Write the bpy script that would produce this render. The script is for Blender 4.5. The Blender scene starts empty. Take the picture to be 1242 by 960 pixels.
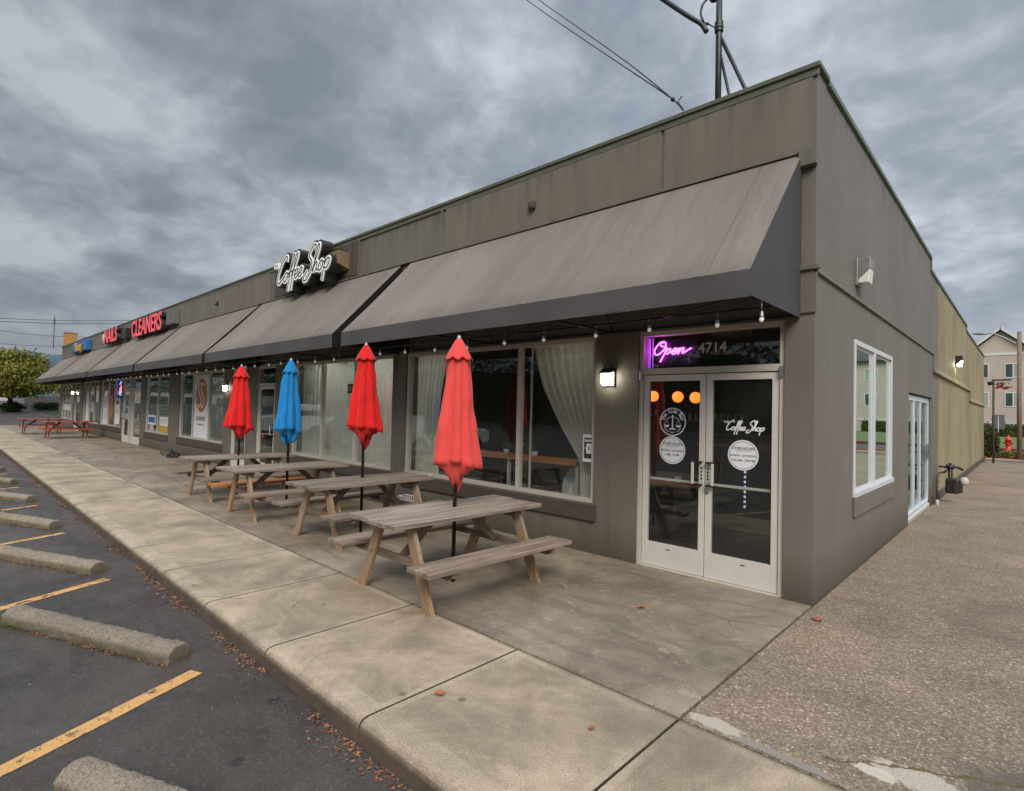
import bpy, bmesh, math, random
from mathutils import Vector, Matrix, Euler, noise
R = math.radians
random.seed(7)
sc = bpy.context.scene
COL = sc.collection
# ------------------------------------------------------------------ mesh builder
class MB:
    def __init__(s): s.v=[]; s.f=[]; s.mi=[]; s.sm=[]
    def add(s, vs, fs, mi=0, sm=False):
        b=len(s.v); s.v+=[tuple(v) for v in vs]
        for f in fs: s.f.append([b+i for i in f]); s.mi.append(mi); s.sm.append(sm)
        return s
    def box(s,x0,x1,y0,y1,z0,z1,mi=0):
        if x0>x1:x0,x1=x1,x0
        if y0>y1:y0,y1=y1,y0
        if z0>z1:z0,z1=z1,z0
        v=[(x0,y0,z0),(x1,y0,z0),(x1,y1,z0),(x0,y1,z0),(x0,y0,z1),(x1,y0,z1),(x1,y1,z1),(x0,y1,z1)]
        return s.add(v,[(0,3,2,1),(4,5,6,7),(0,1,5,4),(1,2,6,5),(2,3,7,6),(3,0,4,7)],mi)
    def beam(s,a,b,w,h,up=(0,0,1),mi=0):
        a=Vector(a);b=Vector(b);d=(b-a).normalized();u=Vector(up)
        sx=d.cross(u).normalized();uz=sx.cross(d)
        v=[]
        for p in (a,b):
            for i,j in ((-1,-1),(1,-1),(1,1),(-1,1)): v.append(p+sx*i*w/2+uz*j*h/2)
        return s.add(v,[(0,1,2,3),(7,6,5,4),(0,4,5,1),(1,5,6,2),(2,6,7,3),(3,7,4,0)],mi)
    def tube(s,pts,r,n=8,mi=0,caps=True):
        pts=[Vector(p) for p in pts]; rs=r if isinstance(r,(list,tuple)) else [r]*len(pts)
        vs=[];prev=None
        for i,p in enumerate(pts):
            d=(pts[min(i+1,len(pts)-1)]-pts[max(i-1,0)]).normalized()
            if prev is None:
                a=Vector((0,0,1)) if abs(d.z)<.9 else Vector((1,0,0)); x=d.cross(a).normalized()
            else:
                x=(prev-d*prev.dot(d)).normalized()
            prev=x;y=d.cross(x)
            for k in range(n):
                t=2*math.pi*k/n; vs.append(p+(x*math.cos(t)+y*math.sin(t))*rs[i])
        fs=[]
        for i in range(len(pts)-1):
            for k in range(n): fs.append((i*n+k,i*n+(k+1)%n,(i+1)*n+(k+1)%n,(i+1)*n+k))
        s.add(vs,fs,mi,True)
        if caps:
            b=len(s.v)-len(vs)
            s.f.append([b+k for k in range(n)][::-1]);s.mi.append(mi);s.sm.append(False)
            s.f.append([b+(len(pts)-1)*n+k for k in range(n)]);s.mi.append(mi);s.sm.append(False)
        return s
    def lathe(s,prof,c=(0,0,0),n=20,mi=0):
        vs=[];fs=[]
        for r,z in prof:
            for k in range(n):
                t=2*math.pi*k/n;vs.append((c[0]+r*math.cos(t),c[1]+r*math.sin(t),c[2]+z))
        for i in range(len(prof)-1):
            for k in range(n):fs.append((i*n+k,i*n+(k+1)%n,(i+1)*n+(k+1)%n,(i+1)*n+k))
        return s.add(vs,fs,mi,True)
    def ball(s,c,r,n=12,mi=0,sz=1):
        pr=[(max(1e-4,r*math.sin(math.pi*i/n)),-r*sz*math.cos(math.pi*i/n)) for i in range(n+1)]
        return s.lathe(pr,c,n+4,mi)
    def prism(s,poly,axis,a,b,mi=0,sm=False):
        # poly in the two other axes, counter-clockwise; extruded along axis from a to b
        def P(p,t):
            if axis=='x':return (t,p[0],p[1])
            if axis=='y':return (p[0],t,p[1])
            return (p[0],p[1],t)
        n=len(poly);vs=[P(p,a) for p in poly]+[P(p,b) for p in poly]
        fs=[tuple(range(n))[::-1],tuple(range(n,2*n))]+[(i,(i+1)%n,n+(i+1)%n,n+i) for i in range(n)]
        return s.add(vs,fs,mi,sm)
    def quad(s,*p,mi=0): return s.add(p,[tuple(range(len(p)))],mi)
    def disc(s,c,r,n=32,ax='y',mi=0,r0=0,sx=1):
        # faces -y (ax='y')
        vs=[];
        for k in range(n):
            t=2*math.pi*k/n
            for rr in ((r0,r) if r0 else (r,)): vs.append((c[0]+rr*sx*math.cos(t),c[1],c[2]+rr*math.sin(t)))
        if r0: fs=[(2*k,2*k+1,2*((k+1)%n)+1,2*((k+1)%n)) for k in range(n)]
        else: fs=[tuple(range(n))]
        return s.add(vs,fs,mi)
    def text(s,body,size,M,extrude=0.0,bold=0.0,align='CENTER',mi=0,sx=1.0):
        cu=bpy.data.curves.new('t','FONT');cu.body=body;cu.size=size;cu.align_x=align;cu.extrude=extrude;cu.offset=bold
        cu.resolution_u=3
        o=bpy.data.objects.new('t',cu);COL.objects.link(o)
        dg=bpy.context.evaluated_depsgraph_get();me=bpy.data.meshes.new_from_object(o.evaluated_get(dg))
        SX=Matrix.Diagonal((sx,1,1,1))
        s.add([M@SX@v.co for v in me.vertices],[tuple(p.vertices) for p in me.polygons],mi)
        bpy.data.objects.remove(o);bpy.data.curves.remove(cu);bpy.data.meshes.remove(me);return s
    def ribbon(s,pts,w,y0,y1,mi=0,dy=0.0):
        # pts (x,z) -> band of width w facing -y, front at y0, back at y1
        P=[Vector(p) for p in pts];vs=[];n=len(P)
        for i,p in enumerate(P):
            d=(P[min(i+1,n-1)]-P[max(i-1,0)])
            d=d.normalized() if d.length>1e-9 else Vector((1,0))
            nn=Vector((-d.y,d.x))*w/2;yy=y0-dy*i
            for q in (p+nn,p-nn):vs.append((q.x,yy,q.y))
            for q in (p+nn,p-nn):vs.append((q.x,y1,q.y))
        fs=[]
        for i in range(n-1):
            a=4*i;b=a+4
            fs+=[(a,a+1,b+1,b),(a+2,b+2,b+3,a+3),(a,b,b+2,a+2),(a+1,a+3,b+3,b+1)]
        fs+=[(0,2,3,1),(4*n-4,4*n-3,4*n-1,4*n-2)]
        return s.add(vs,fs,mi)
    def build(s,name,mats,parent=None,loc=(0,0,0),bevel=0,rot=None,seg=2,solid=0):
        me=bpy.data.meshes.new(name);me.from_pydata(s.v,[],s.f);me.update()
        mats=mats if isinstance(mats,(list,tuple)) else [mats]
        for m in mats: me.materials.append(m)
        me.polygons.foreach_set('material_index',s.mi);me.polygons.foreach_set('use_smooth',s.sm)
        o=bpy.data.objects.new(name,me);COL.objects.link(o);o.location=loc
        if rot:o.rotation_euler=rot
        if parent:o.parent=parent
        if bevel:
            m=o.modifiers.new('b','BEVEL');m.width=bevel;m.segments=seg;m.limit_method='ANGLE';m.angle_limit=R(40)
            m.harden_normals=False
        if solid:
            m=o.modifiers.new('s','SOLIDIFY');m.thickness=solid
        return o
def empty(name,loc=(0,0,0),rz=0,label=None,cat=None,group=None):
    o=bpy.data.objects.new(name,None);COL.objects.link(o);o.location=loc;o.rotation_euler=(0,0,rz);o.empty_display_size=.1
    if label:tag(o,label,cat,group)
    return o
def tag(o,label=None,cat=None,group=None,kind=None):
    if label:o['label']=label
    if cat:o['category']=cat
    if group:o['group']=group
    if kind:o['kind']=kind
    return o
def struct(o): o['kind']='structure';return o
def copy_tree(o,parent=None):
    c=o.copy();COL.objects.link(c)
    if parent:c.parent=parent
    for ch in list(o.children):copy_tree(ch,c)
    return c
def spline(P,k=8):
    P=[Vector(p) for p in P];out=[]
    Q=[P[0]*2-P[1]]+P+[P[-1]*2-P[-2]]
    for i in range(1,len(Q)-2):
        for j in range(k):
            t=j/k;a,b,c,d=Q[i-1:i+3]
            out.append(.5*((2*b)+(c-a)*t+(2*a-5*b+4*c-d)*t*t+(3*b-a-3*c+d)*t**3))
    out.append(P[-1]);return out
# ------------------------------------------------------------------ materials
def srgb(r,g,b):
    f=lambda c:(c/255/12.92) if c/255<=.04045 else ((c/255+.055)/1.055)**2.4
    return (f(r),f(g),f(b),1)
class NT:
    def __init__(s,name):
        s.m=bpy.data.materials.new(name);s.m.use_nodes=True;s.t=s.m.node_tree;s.N=s.t.nodes;s.L=s.t.links
        s.b=s.N['Principled BSDF'];s.out=s.N['Material Output'];s.tc=s.n('ShaderNodeTexCoord')
    def n(s,t,**k):
        o=s.N.new(t)
        for a,b in k.items():setattr(o,a,b)
        return o
    def l(s,a,b):s.L.new(a,b)
    def mapn(s,sc=(1,1,1),loc=(0,0,0)):
        m=s.n('ShaderNodeMapping');s.l(s.tc.outputs['Object'],m.inputs['Vector']);m.inputs['Scale'].default_value=sc;m.inputs['Location'].default_value=loc;return m.outputs[0]
    def noise(s,scale,detail=4,vec=None,dist=0,rough=.55):
        o=s.n('ShaderNodeTexNoise');o.inputs['Scale'].default_value=scale;o.inputs['Detail'].default_value=detail
        o.inputs['Distortion'].default_value=dist;o.inputs['Roughness'].default_value=rough
        s.l(vec or s.tc.outputs['Object'],o.inputs['Vector']);return o.outputs['Fac']
    def ramp(s,fac,stops):
        o=s.n('ShaderNodeValToRGB');s.l(fac,o.inputs[0]);e=o.color_ramp.elements
        e[0].position,e[0].color=stops[0];e[1].position,e[1].color=stops[-1]
        for p,c in stops[1:-1]:
            x=e.new(p);x.color=c
        return o.outputs[0]
    def mix(s,f,a,b,mode='MIX'):
        o=s.n('ShaderNodeMix',data_type='RGBA',blend_type=mode)
        for v,i in ((f,0),(a,6),(b,7)):
            if hasattr(v,'is_output'):s.l(v,o.inputs[i])
            else:o.inputs[i].default_value=v
        return o.outputs[2]
    def math(s,op,a,b=0,c=0,clamp=False):
        o=s.n('ShaderNodeMath',operation=op,use_clamp=clamp)
        for v,i in ((a,0),(b,1),(c,2)):
            if hasattr(v,'is_output'):s.l(v,o.inputs[i])
            else:o.inputs[i].default_value=v
        return o.outputs[0]
    def rng(s,v,a,b,c=0,d=1):
        o=s.n('ShaderNodeMapRange');s.l(v,o.inputs[0])
        for i,x in enumerate((a,b,c,d)):o.inputs[i+1].default_value=x
        return o.outputs[0]
    def bump(s,h,st=.3,dist=.01):
        o=s.n('ShaderNodeBump');o.inputs['Strength'].default_value=st;o.inputs['Distance'].default_value=dist
        s.l(h,o.inputs['Height']);
        prev=s.b.inputs['Normal']
        if prev.is_linked:s.l(prev.links[0].from_socket,o.inputs['Normal'])
        s.l(o.outputs[0],prev)
    def xyz(s,vec=None):
        o=s.n('ShaderNodeSeparateXYZ');s.l(vec or s.tc.outputs['Object'],o.inputs[0]);return o.outputs
def c3(c,k=1.0):return (c[0]*k,c[1]*k,c[2]*k,1)
G=lambda v:(v,v,v,1)
def basic(name,col,rough=.6,metal=0,var=.15,scale=3,bump=0,bscale=80,fine=.1,spec=.5):
    t=NT(name);c=t.mix(t.noise(scale,5),c3(col,1-var),c3(col,1+var))
    if fine:c=t.mix(1.0,c,t.ramp(t.noise(bscale,3),[(.3,G(1-fine)),(.7,G(1+fine*.5))]),'MULTIPLY')
    t.l(c,t.b.inputs['Base Color']);t.b.inputs['Metallic'].default_value=metal;t.b.inputs['Specular IOR Level'].default_value=spec
    r=t.rng(t.noise(scale*4,4),.3,.7,rough-.07,rough+.07);t.l(r,t.b.inputs['Roughness'])
    if bump:t.bump(t.noise(bscale,4),bump,.005)
    return t.m
def emis(name,col,strength,base=(.8,.8,.8,1)):
    t=NT(name);t.b.inputs['Base Color'].default_value=base;t.b.inputs['Emission Color'].default_value=col;t.b.inputs['Emission Strength'].default_value=strength;return t.m
def wallmat(name,col,streak=.16,olive=None,sf=5):
    t=NT(name);x=t.xyz()
    big=t.noise(.7,8,dist=.8,rough=.65);c=t.mix(t.ramp(big,[(.32,G(0)),(.68,G(1))]),c3(col,.91),c3(col,1.08))
    c=t.mix(t.rng(t.noise(1.1,3,vec=t.mapn((1,1,1),(5,3,8))),.60,.63,0,.2),c,c3(col,1.15))
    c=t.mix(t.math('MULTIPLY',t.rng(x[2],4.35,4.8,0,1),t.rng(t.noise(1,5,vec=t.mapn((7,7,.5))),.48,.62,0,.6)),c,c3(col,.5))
    st=t.noise(1,6,vec=t.mapn((sf,sf,.35)),dist=.5)
    c=t.mix(1.0,c,t.ramp(st,[(.35,G(1-streak)),(.6,G(1.03))]),'MULTIPLY')
    # grime near the ground and under the cap
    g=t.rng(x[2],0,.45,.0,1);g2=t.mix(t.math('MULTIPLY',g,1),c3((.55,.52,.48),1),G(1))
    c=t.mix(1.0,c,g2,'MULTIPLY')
    if olive:
        f=t.math('ADD',x[1],t.math('MULTIPLY',t.noise(1.2,3),.5));f=t.rng(f,9.32,9.5)
        oc=t.mix(t.ramp(t.noise(1,6,vec=t.mapn((.8,.8,.3)),dist=.8),[(.3,G(0)),(.6,G(1))]),c3(olive,.72),c3(olive,1.15))
        c=t.mix(f,c,oc)
    t.l(c,t.b.inputs['Base Color']);t.b.inputs['Roughness'].default_value=.62;t.b.inputs['Specular IOR Level'].default_value=.35
    t.bump(t.noise(90,5,rough=.65),.35,.004);t.bump(t.noise(4,4),.3,.012)
    return t.m
WALL=(.178,.163,.137)
M={}
M['wall']=wallmat('stucco_paint',WALL)
M['side']=wallmat('side_paint',(.188,.171,.150),.07,olive=(.31,.265,.155),sf=1.3)
M['panel']=wallmat('panel_paint',(.186,.168,.138),.10)
M['panel_dark']=wallmat('panel_dark_paint',(.105,.082,.07),.12)
M['trim']=basic('sill_paint',(.085,.07,.058),.6,var=.25,scale=6,bump=.3,bscale=40)
M['cap']=basic('cap_metal',(.12,.13,.09),.5,var=.3,scale=5)
M['frame']=basic('aluminium_frame',(.62,.585,.52),.45,metal=.15,var=.12,scale=5,fine=.06)
M['frame_lt']=basic('aluminium_light',(.72,.70,.66),.4,metal=.12,var=.08,scale=5,fine=.05)
M['vinyl']=basic('white_vinyl',(.66,.69,.72),.4,var=.06,scale=4,fine=.03)
M['blueframe']=basic('pale_blue_frame',(.62,.70,.76),.4,var=.07,scale=4,fine=.03)
M['black']=basic('black_paint',(.012,.012,.012),.5,fine=0)
M['blackmetal']=basic('black_metal',(.018,.018,.019),.4,metal=.4,fine=0)
M['darkmetal']=basic('dark_metal',(.06,.062,.065),.45,metal=.7,var=.3,scale=8)
M['steel']=basic('galvanised_steel',(.36,.37,.38),.42,metal=.8,var=.2,scale=9)
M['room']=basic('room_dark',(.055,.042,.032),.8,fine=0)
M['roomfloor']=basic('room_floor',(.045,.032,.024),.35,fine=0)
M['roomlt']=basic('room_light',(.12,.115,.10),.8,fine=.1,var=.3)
M['white']=basic('white_paint',(.72,.72,.70),.5,var=.05,fine=.03)
M['sticker']=basic('white_vinyl_print',(.84,.87,.93),.55,var=.04,fine=0)
M['ink']=basic('black_ink',(.02,.022,.03),.6,fine=0)
M['letters']=basic('grey_number_vinyl',(.70,.66,.64),.5,fine=0,var=.05)
M['neon']=emis('neon_magenta',(.85,.08,1,1),9)
M['neonblue']=emis('neon_blue',(.1,.2,1,1),5)
M['neonred']=emis('neon_red',(1,.12,.12,1),5)
M['orange']=emis('globe_orange',(1,.19,.015,1),2.2)
M['lamp']=emis('lamp_lit',(1,.93,.74,1),26)
M['led']=emis('led_white',(.6,.72,1,1),.7)
M['warm']=emis('ceiling_warm',(1,.45,.12,1),6)
M['lampglass']=basic('frosted_lamp_glass',(.85,.85,.80),.3,fine=.2,bscale=60)
M['bulb']=emis('clear_bulb_white',(1,.97,.9,1),.2,(.8,.8,.78,1))  # bulbs are unlit; a faint glow is added to make them bright spots
M['fluo']=emis('fluorescent_panel',(1,.97,.88,1),30)  # emitter of the added indoor fill panels
M['counter']=basic('counter_wood',(.42,.16,.055),.45,var=.2,scale=4)
M['redpaint']=basic('faded_red_paint',(.36,.085,.04),.6,var=.3,scale=6,bump=.3)
M['pinkpaint']=basic('dusty_red_paint',(.26,.095,.08),.65,var=.3,scale=6,bump=.3)
M['orangewood']=basic('stained_orange_wood',(.46,.17,.055),.55,var=.25,scale=9,bump=.3)
M['leafpot']=basic('house_plant_leaf',(.06,.13,.025),.5,var=.4,scale=20)
M['yellow']=basic('yellow_print',(.62,.37,.04),.5)
M['bluesign']=basic('blue_sign_plastic',(.03,.16,.42),.4)
M['redsign']=NT('pink_red_sign_plastic').m
_b=M['redsign'].node_tree.nodes['Principled BSDF'];_b.inputs['Base Color'].default_value=(.85,.10,.13,1);_b.inputs['Roughness'].default_value=.4;_b.inputs['Emission Color'].default_value=(.9,.08,.12,1);_b.inputs['Emission Strength'].default_value=.3
M['signwhite']=emis('sign_face_white',(.85,.9,.82,1),.22,(.8,.82,.78,1))
M['signbody']=basic('sign_body_bronze',(.035,.035,.033),.45,metal=.3)
M['towerpaint']=basic('ochre_stucco',(.50,.25,.065),.7,var=.15)
M['hydrant']=basic('hydrant_red',(.60,.05,.03),.4)
M['mulch']=basic('mulch_leaves',(.17,.05,.035),.9,var=.6,scale=6,bump=.6,bscale=25,fine=.4)
M['bark']=basic('bark',(.09,.07,.055),.9,var=.35,scale=8,bump=.8,bscale=30,fine=.3)
M['pole']=basic('utility_pole_wood',(.27,.19,.14),.85,var=.3,scale=5,bump=.5,bscale=30,fine=.25)
M['tan']=basic('raceway_tan',(.24,.17,.10),.5)
M['bagcloth']=basic('black_bag_cloth',(.015,.015,.018),.6,bump=.4)
M['chair']=basic('white_chair_plastic',(.62,.62,.56),.35,var=.04)
M['cloth_grey']=basic('far_grey_wall',(.16,.155,.15),.8)
M['farwhite']=basic('far_white_wall',(.55,.53,.50),.7)
M['rubber']=basic('tyre_rubber',(.02,.02,.02),.8)
M['carwhite']=basic('car_white_paint',(.62,.63,.64),.25,var=.03,fine=0)
M['cardark']=basic('car_grey_paint',(.05,.055,.06),.25,fine=0)
# glass : thin pane, fresnel mix of clear and mirror
def glass(name,tint,boost=1.0,gc=(.9,.95,.95,1)):
    t=NT(name);tr=t.n('ShaderNodeBsdfTransparent');tr.inputs[0].default_value=tint
    gl=t.n('ShaderNodeBsdfGlossy');gl.inputs['Roughness'].default_value=.015;gl.inputs[0].default_value=gc
    lw=t.n('ShaderNodeLayerWeight');lw.inputs[0].default_value=.5
    bp=t.n('ShaderNodeBump');bp.inputs['Strength'].default_value=.02;bp.inputs['Distance'].default_value=.02;t.l(t.noise(1.4,2),bp.inputs['Height'])
    t.l(bp.outputs[0],gl.inputs['Normal'])
    f=t.math('MULTIPLY',t.math('MULTIPLY_ADD',t.math('POWER',lw.outputs['Facing'],4.2),.93,.045),boost,clamp=True)
    df=t.n('ShaderNodeBsdfDiffuse');df.inputs[0].default_value=(.6,.62,.6,1);v_=t.n('ShaderNodeMixShader')
    t.l(t.rng(t.noise(2.5,6,dist=.5),.3,.75,.004,.022),v_.inputs[0]);t.l(tr.outputs[0],v_.inputs[1]);t.l(df.outputs[0],v_.inputs[2])
    mx=t.n('ShaderNodeMixShader');t.l(f,mx.inputs[0]);t.l(v_.outputs[0],mx.inputs[1]);t.l(gl.outputs[0],mx.inputs[2])
    t.l(mx.outputs[0],t.out.inputs[0]);return t.m
M['glass']=glass('window_glass',(.94,.96,.95,1),1.15)
M['glassg']=glass('green_window_glass',(.45,.66,.58,1),2.5,(.78,.93,.86,1))  # green of the reflections put into the pane tint and gloss colour
M['glassfar']=glass('reflective_window_glass',(.88,.92,.90,1),.7)
# sheer curtain
def sheer():
    t=NT('sheer_curtain_fabric');d=t.n('ShaderNodeBsdfDiffuse');d.inputs[0].default_value=(.90,.885,.83,1)
    tl=t.n('ShaderNodeBsdfTranslucent');tl.inputs[0].default_value=(.75,.74,.68,1)
    tr=t.n('ShaderNodeBsdfTransparent');a=t.n('ShaderNodeMixShader');a.inputs[0].default_value=.42
    t.l(d.outputs[0],a.inputs[1]);t.l(tl.outputs[0],a.inputs[2])
    m=t.n('ShaderNodeMixShader');lw=t.n('ShaderNodeLayerWeight');lw.inputs[0].default_value=.35
    t.l(t.rng(lw.outputs['Facing'],0,1,.86,1.0),m.inputs[0]);t.l(tr.outputs[0],m.inputs[1]);t.l(a.outputs[0],m.inputs[2]);t.l(m.outputs[0],t.out.inputs[0]);return t.m
M['sheer']=sheer()
# awning fabric
def awn():
    t=NT('awning_canvas');x=t.xyz()
    c=t.mix(t.noise(.5,4,dist=.5),(.172,.152,.136,1),(.242,.215,.192,1))
    st=t.noise(1,6,vec=t.mapn((2.6,.35,.35)),dist=.4)
    c=t.mix(1.0,c,t.ramp(st,[(.3,G(.90)),(.52,G(1.0)),(.75,G(1.07))]),'MULTIPLY')
    s2=t.noise(1,5,vec=t.mapn((9,.5,.4),(3,0,0)))
    c=t.mix(t.rng(s2,.58,.76,0,.32),c,(.32,.21,.135,1))
    s3=t.noise(1,6,vec=t.mapn((1.1,.25,.25),(8,0,0)),dist=.8);c=t.mix(t.rng(s3,.5,.72,0,.5),c,(.30,.262,.23,1))
    c=t.mix(t.math('MULTIPLY',t.rng(x[2],.19,.42,.75,0),t.noise(3,4)),c,(.10,.085,.07,1))
    # faint seams every 1.45 m
    sm=t.math('PINGPONG',t.math('ADD',x[0],.35),.73)
    c=t.mix(t.math('MULTIPLY',t.math('LESS_THAN',sm,.009),.45),c,(.12,.105,.095,1))
    t.l(c,t.b.inputs['Base Color']);t.b.inputs['Roughness'].default_value=.75;t.b.inputs['Specular IOR Level'].default_value=.25
    t.bump(t.noise(2.2,5,vec=t.mapn((2.2,.6,.6)),dist=1),.5,.04);t.bump(t.noise(350,2),.12,.001)
    return t.m
M['awning']=awn()
M['valance']=basic('awning_valance_canvas',(.088,.085,.087),.7,var=.35,scale=1.5,fine=.06,bump=.1)
M['valance_end']=basic('awning_end_canvas',(.062,.061,.068),.7,var=.25,scale=1.2,fine=.06,bump=.1)
# ground materials
def sidewalk():
    t=NT('sidewalk_concrete');x=t.xyz()
    c=t.mix(t.ramp(t.noise(1.6,10,dist=.6,rough=.68),[(.36,G(0)),(.64,G(1))]),(.275,.222,.158,1),(.50,.41,.295,1))
    # trowelled border along joints and edges
    px=t.math('PINGPONG',x[0],.6)          # joints every 1.2 m
    ex=t.math('LESS_THAN',px,.05)
    ey=t.math('GREATER_THAN',t.math('ABSOLUTE',t.math('ADD',x[1],3.10)),.50)
    e=t.math('MULTIPLY',t.math('MAXIMUM',ex,ey),t.rng(t.noise(3,4),.3,.6,0,.5))
    c=t.mix(e,c,(.56,.475,.345,1))
    c=t.mix(t.rng(t.noise(.9,9,vec=t.mapn((1,1,1),(7,2,0)),dist=.7,rough=.66),.50,.66,0,.7),c,(.185,.152,.112,1))
    c=t.mix(t.math('LESS_THAN',px,.008),c,(.06,.05,.035,1))
    c=t.mix(t.rng(t.math('ABSOLUTE',t.math('ADD',x[1],2.53)),0,.03,.6,0),c,(.08,.065,.045,1))
    c=t.mix(t.rng(t.noise(5,6,dist=1),.55,.75,0,.45),c,(.19,.165,.13,1))
    sp=t.noise(130,3);c=t.mix(1.0,c,t.ramp(sp,[(.32,G(.6)),(.5,G(1)),(.72,G(1.25))]),'MULTIPLY')
    v=t.n('ShaderNodeTexVoronoi');v.inputs['Scale'].default_value=55;t.l(t.tc.outputs['Object'],v.inputs[0])
    c=t.mix(t.math('MULTIPLY',t.math('LESS_THAN',v.outputs['Distance'],.12),t.math('GREATER_THAN',t.noise(4,2),.5)),c,(.10,.085,.065,1))
    v2=t.n('ShaderNodeTexVoronoi');v2.inputs['Scale'].default_value=3.2;t.l(t.tc.outputs['Object'],v2.inputs[0])
    gd=t.math('ADD',v2.outputs['Distance'],t.math('MULTIPLY',t.math('SUBTRACT',t.noise(14,5),.5),.10))
    c=t.mix(t.math('MULTIPLY',t.rng(gd,.05,.085,.7,0),t.math('GREATER_THAN',t.xyz(v2.outputs['Color'])[0],.62)),c,(.11,.088,.065,1))
    v3=t.n('ShaderNodeTexVoronoi',feature='DISTANCE_TO_EDGE');v3.inputs['Scale'].default_value=.42
    w3=t.n('ShaderNodeTexNoise');w3.inputs['Scale'].default_value=2.5;w3.inputs['Detail'].default_value=8;t.l(t.tc.outputs['Object'],w3.inputs[0])
    t.l(t.mix(.12,t.tc.outputs['Object'],w3.outputs['Color'],'LINEAR_LIGHT'),v3.inputs[0])
    c=t.mix(t.math('MULTIPLY',t.rng(v3.outputs['Distance'],.001,.0035,.75,0),t.math('GREATER_THAN',t.noise(.6,2,vec=t.mapn((1,1,1),(3,3,3))),.53)),c,(.09,.072,.05,1))
    s=t.rng(t.math('ADD',x[2],t.math('MULTIPLY',t.math('SUBTRACT',t.noise(9,7,rough=.7),.5),.05)),-.055,-.006,0,1);c=t.mix(s,t.mix(t.noise(6,5),(.045,.034,.025,1),(.17,.128,.092,1)),c)
    t.l(c,t.b.inputs['Base Color']);t.b.inputs['Roughness'].default_value=.82
    t.bump(t.noise(120,5),.6,.004);t.bump(t.noise(16,6,rough=.7),.45,.012);return t.m
M['sidewalk']=sidewalk()
def apron():
    t=NT('apron_concrete')
    c=t.mix(t.ramp(t.noise(1.0,10,dist=.8,rough=.67),[(.33,G(0)),(.67,G(1))]),(.165,.132,.096,1),(.38,.315,.24,1))
    c=t.mix(t.rng(t.noise(1,6,vec=t.mapn((.5,2.4,1)),dist=1.5),.5,.68,0,.6),c,(.14,.12,.092,1))
    c=t.mix(t.rng(t.noise(5,8,dist=2.5,rough=.7),.55,.68,0,.55),c,(.46,.42,.345,1))
    c=t.mix(t.rng(t.noise(1.7,5,vec=t.mapn((1,1,1),(4,9,0))),.57,.7,0,.5),c,(.15,.145,.085,1))
    v=t.n('ShaderNodeTexVoronoi',feature='DISTANCE_TO_EDGE');v.inputs['Scale'].default_value=.55
    wp=t.mix(.25,t.tc.outputs['Object'],t.n('ShaderNodeTexNoise').outputs['Color'],'LINEAR_LIGHT');t.l(wp,v.inputs[0])
    c=t.mix(t.math('MULTIPLY',t.math('LESS_THAN',v.outputs['Distance'],.003),t.math('GREATER_THAN',t.noise(.5,2),.56)),c,(.11,.095,.07,1))
    c=t.mix(t.rng(t.noise(22,6,rough=.7),.60,.70,0,.5),c,(.50,.46,.38,1))
    c=t.mix(1.0,c,t.ramp(t.noise(120,3),[(.32,G(.6)),(.5,G(1)),(.7,G(1.3))]),'MULTIPLY')
    t.l(c,t.b.inputs['Base Color']);t.l(t.rng(t.noise(3,4),.3,.7,.6,.85),t.b.inputs['Roughness'])
    t.bump(t.noise(110,5),.45,.004);t.bump(t.noise(4,4),.3,.012);return t.m
M['apron']=apron()
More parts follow.
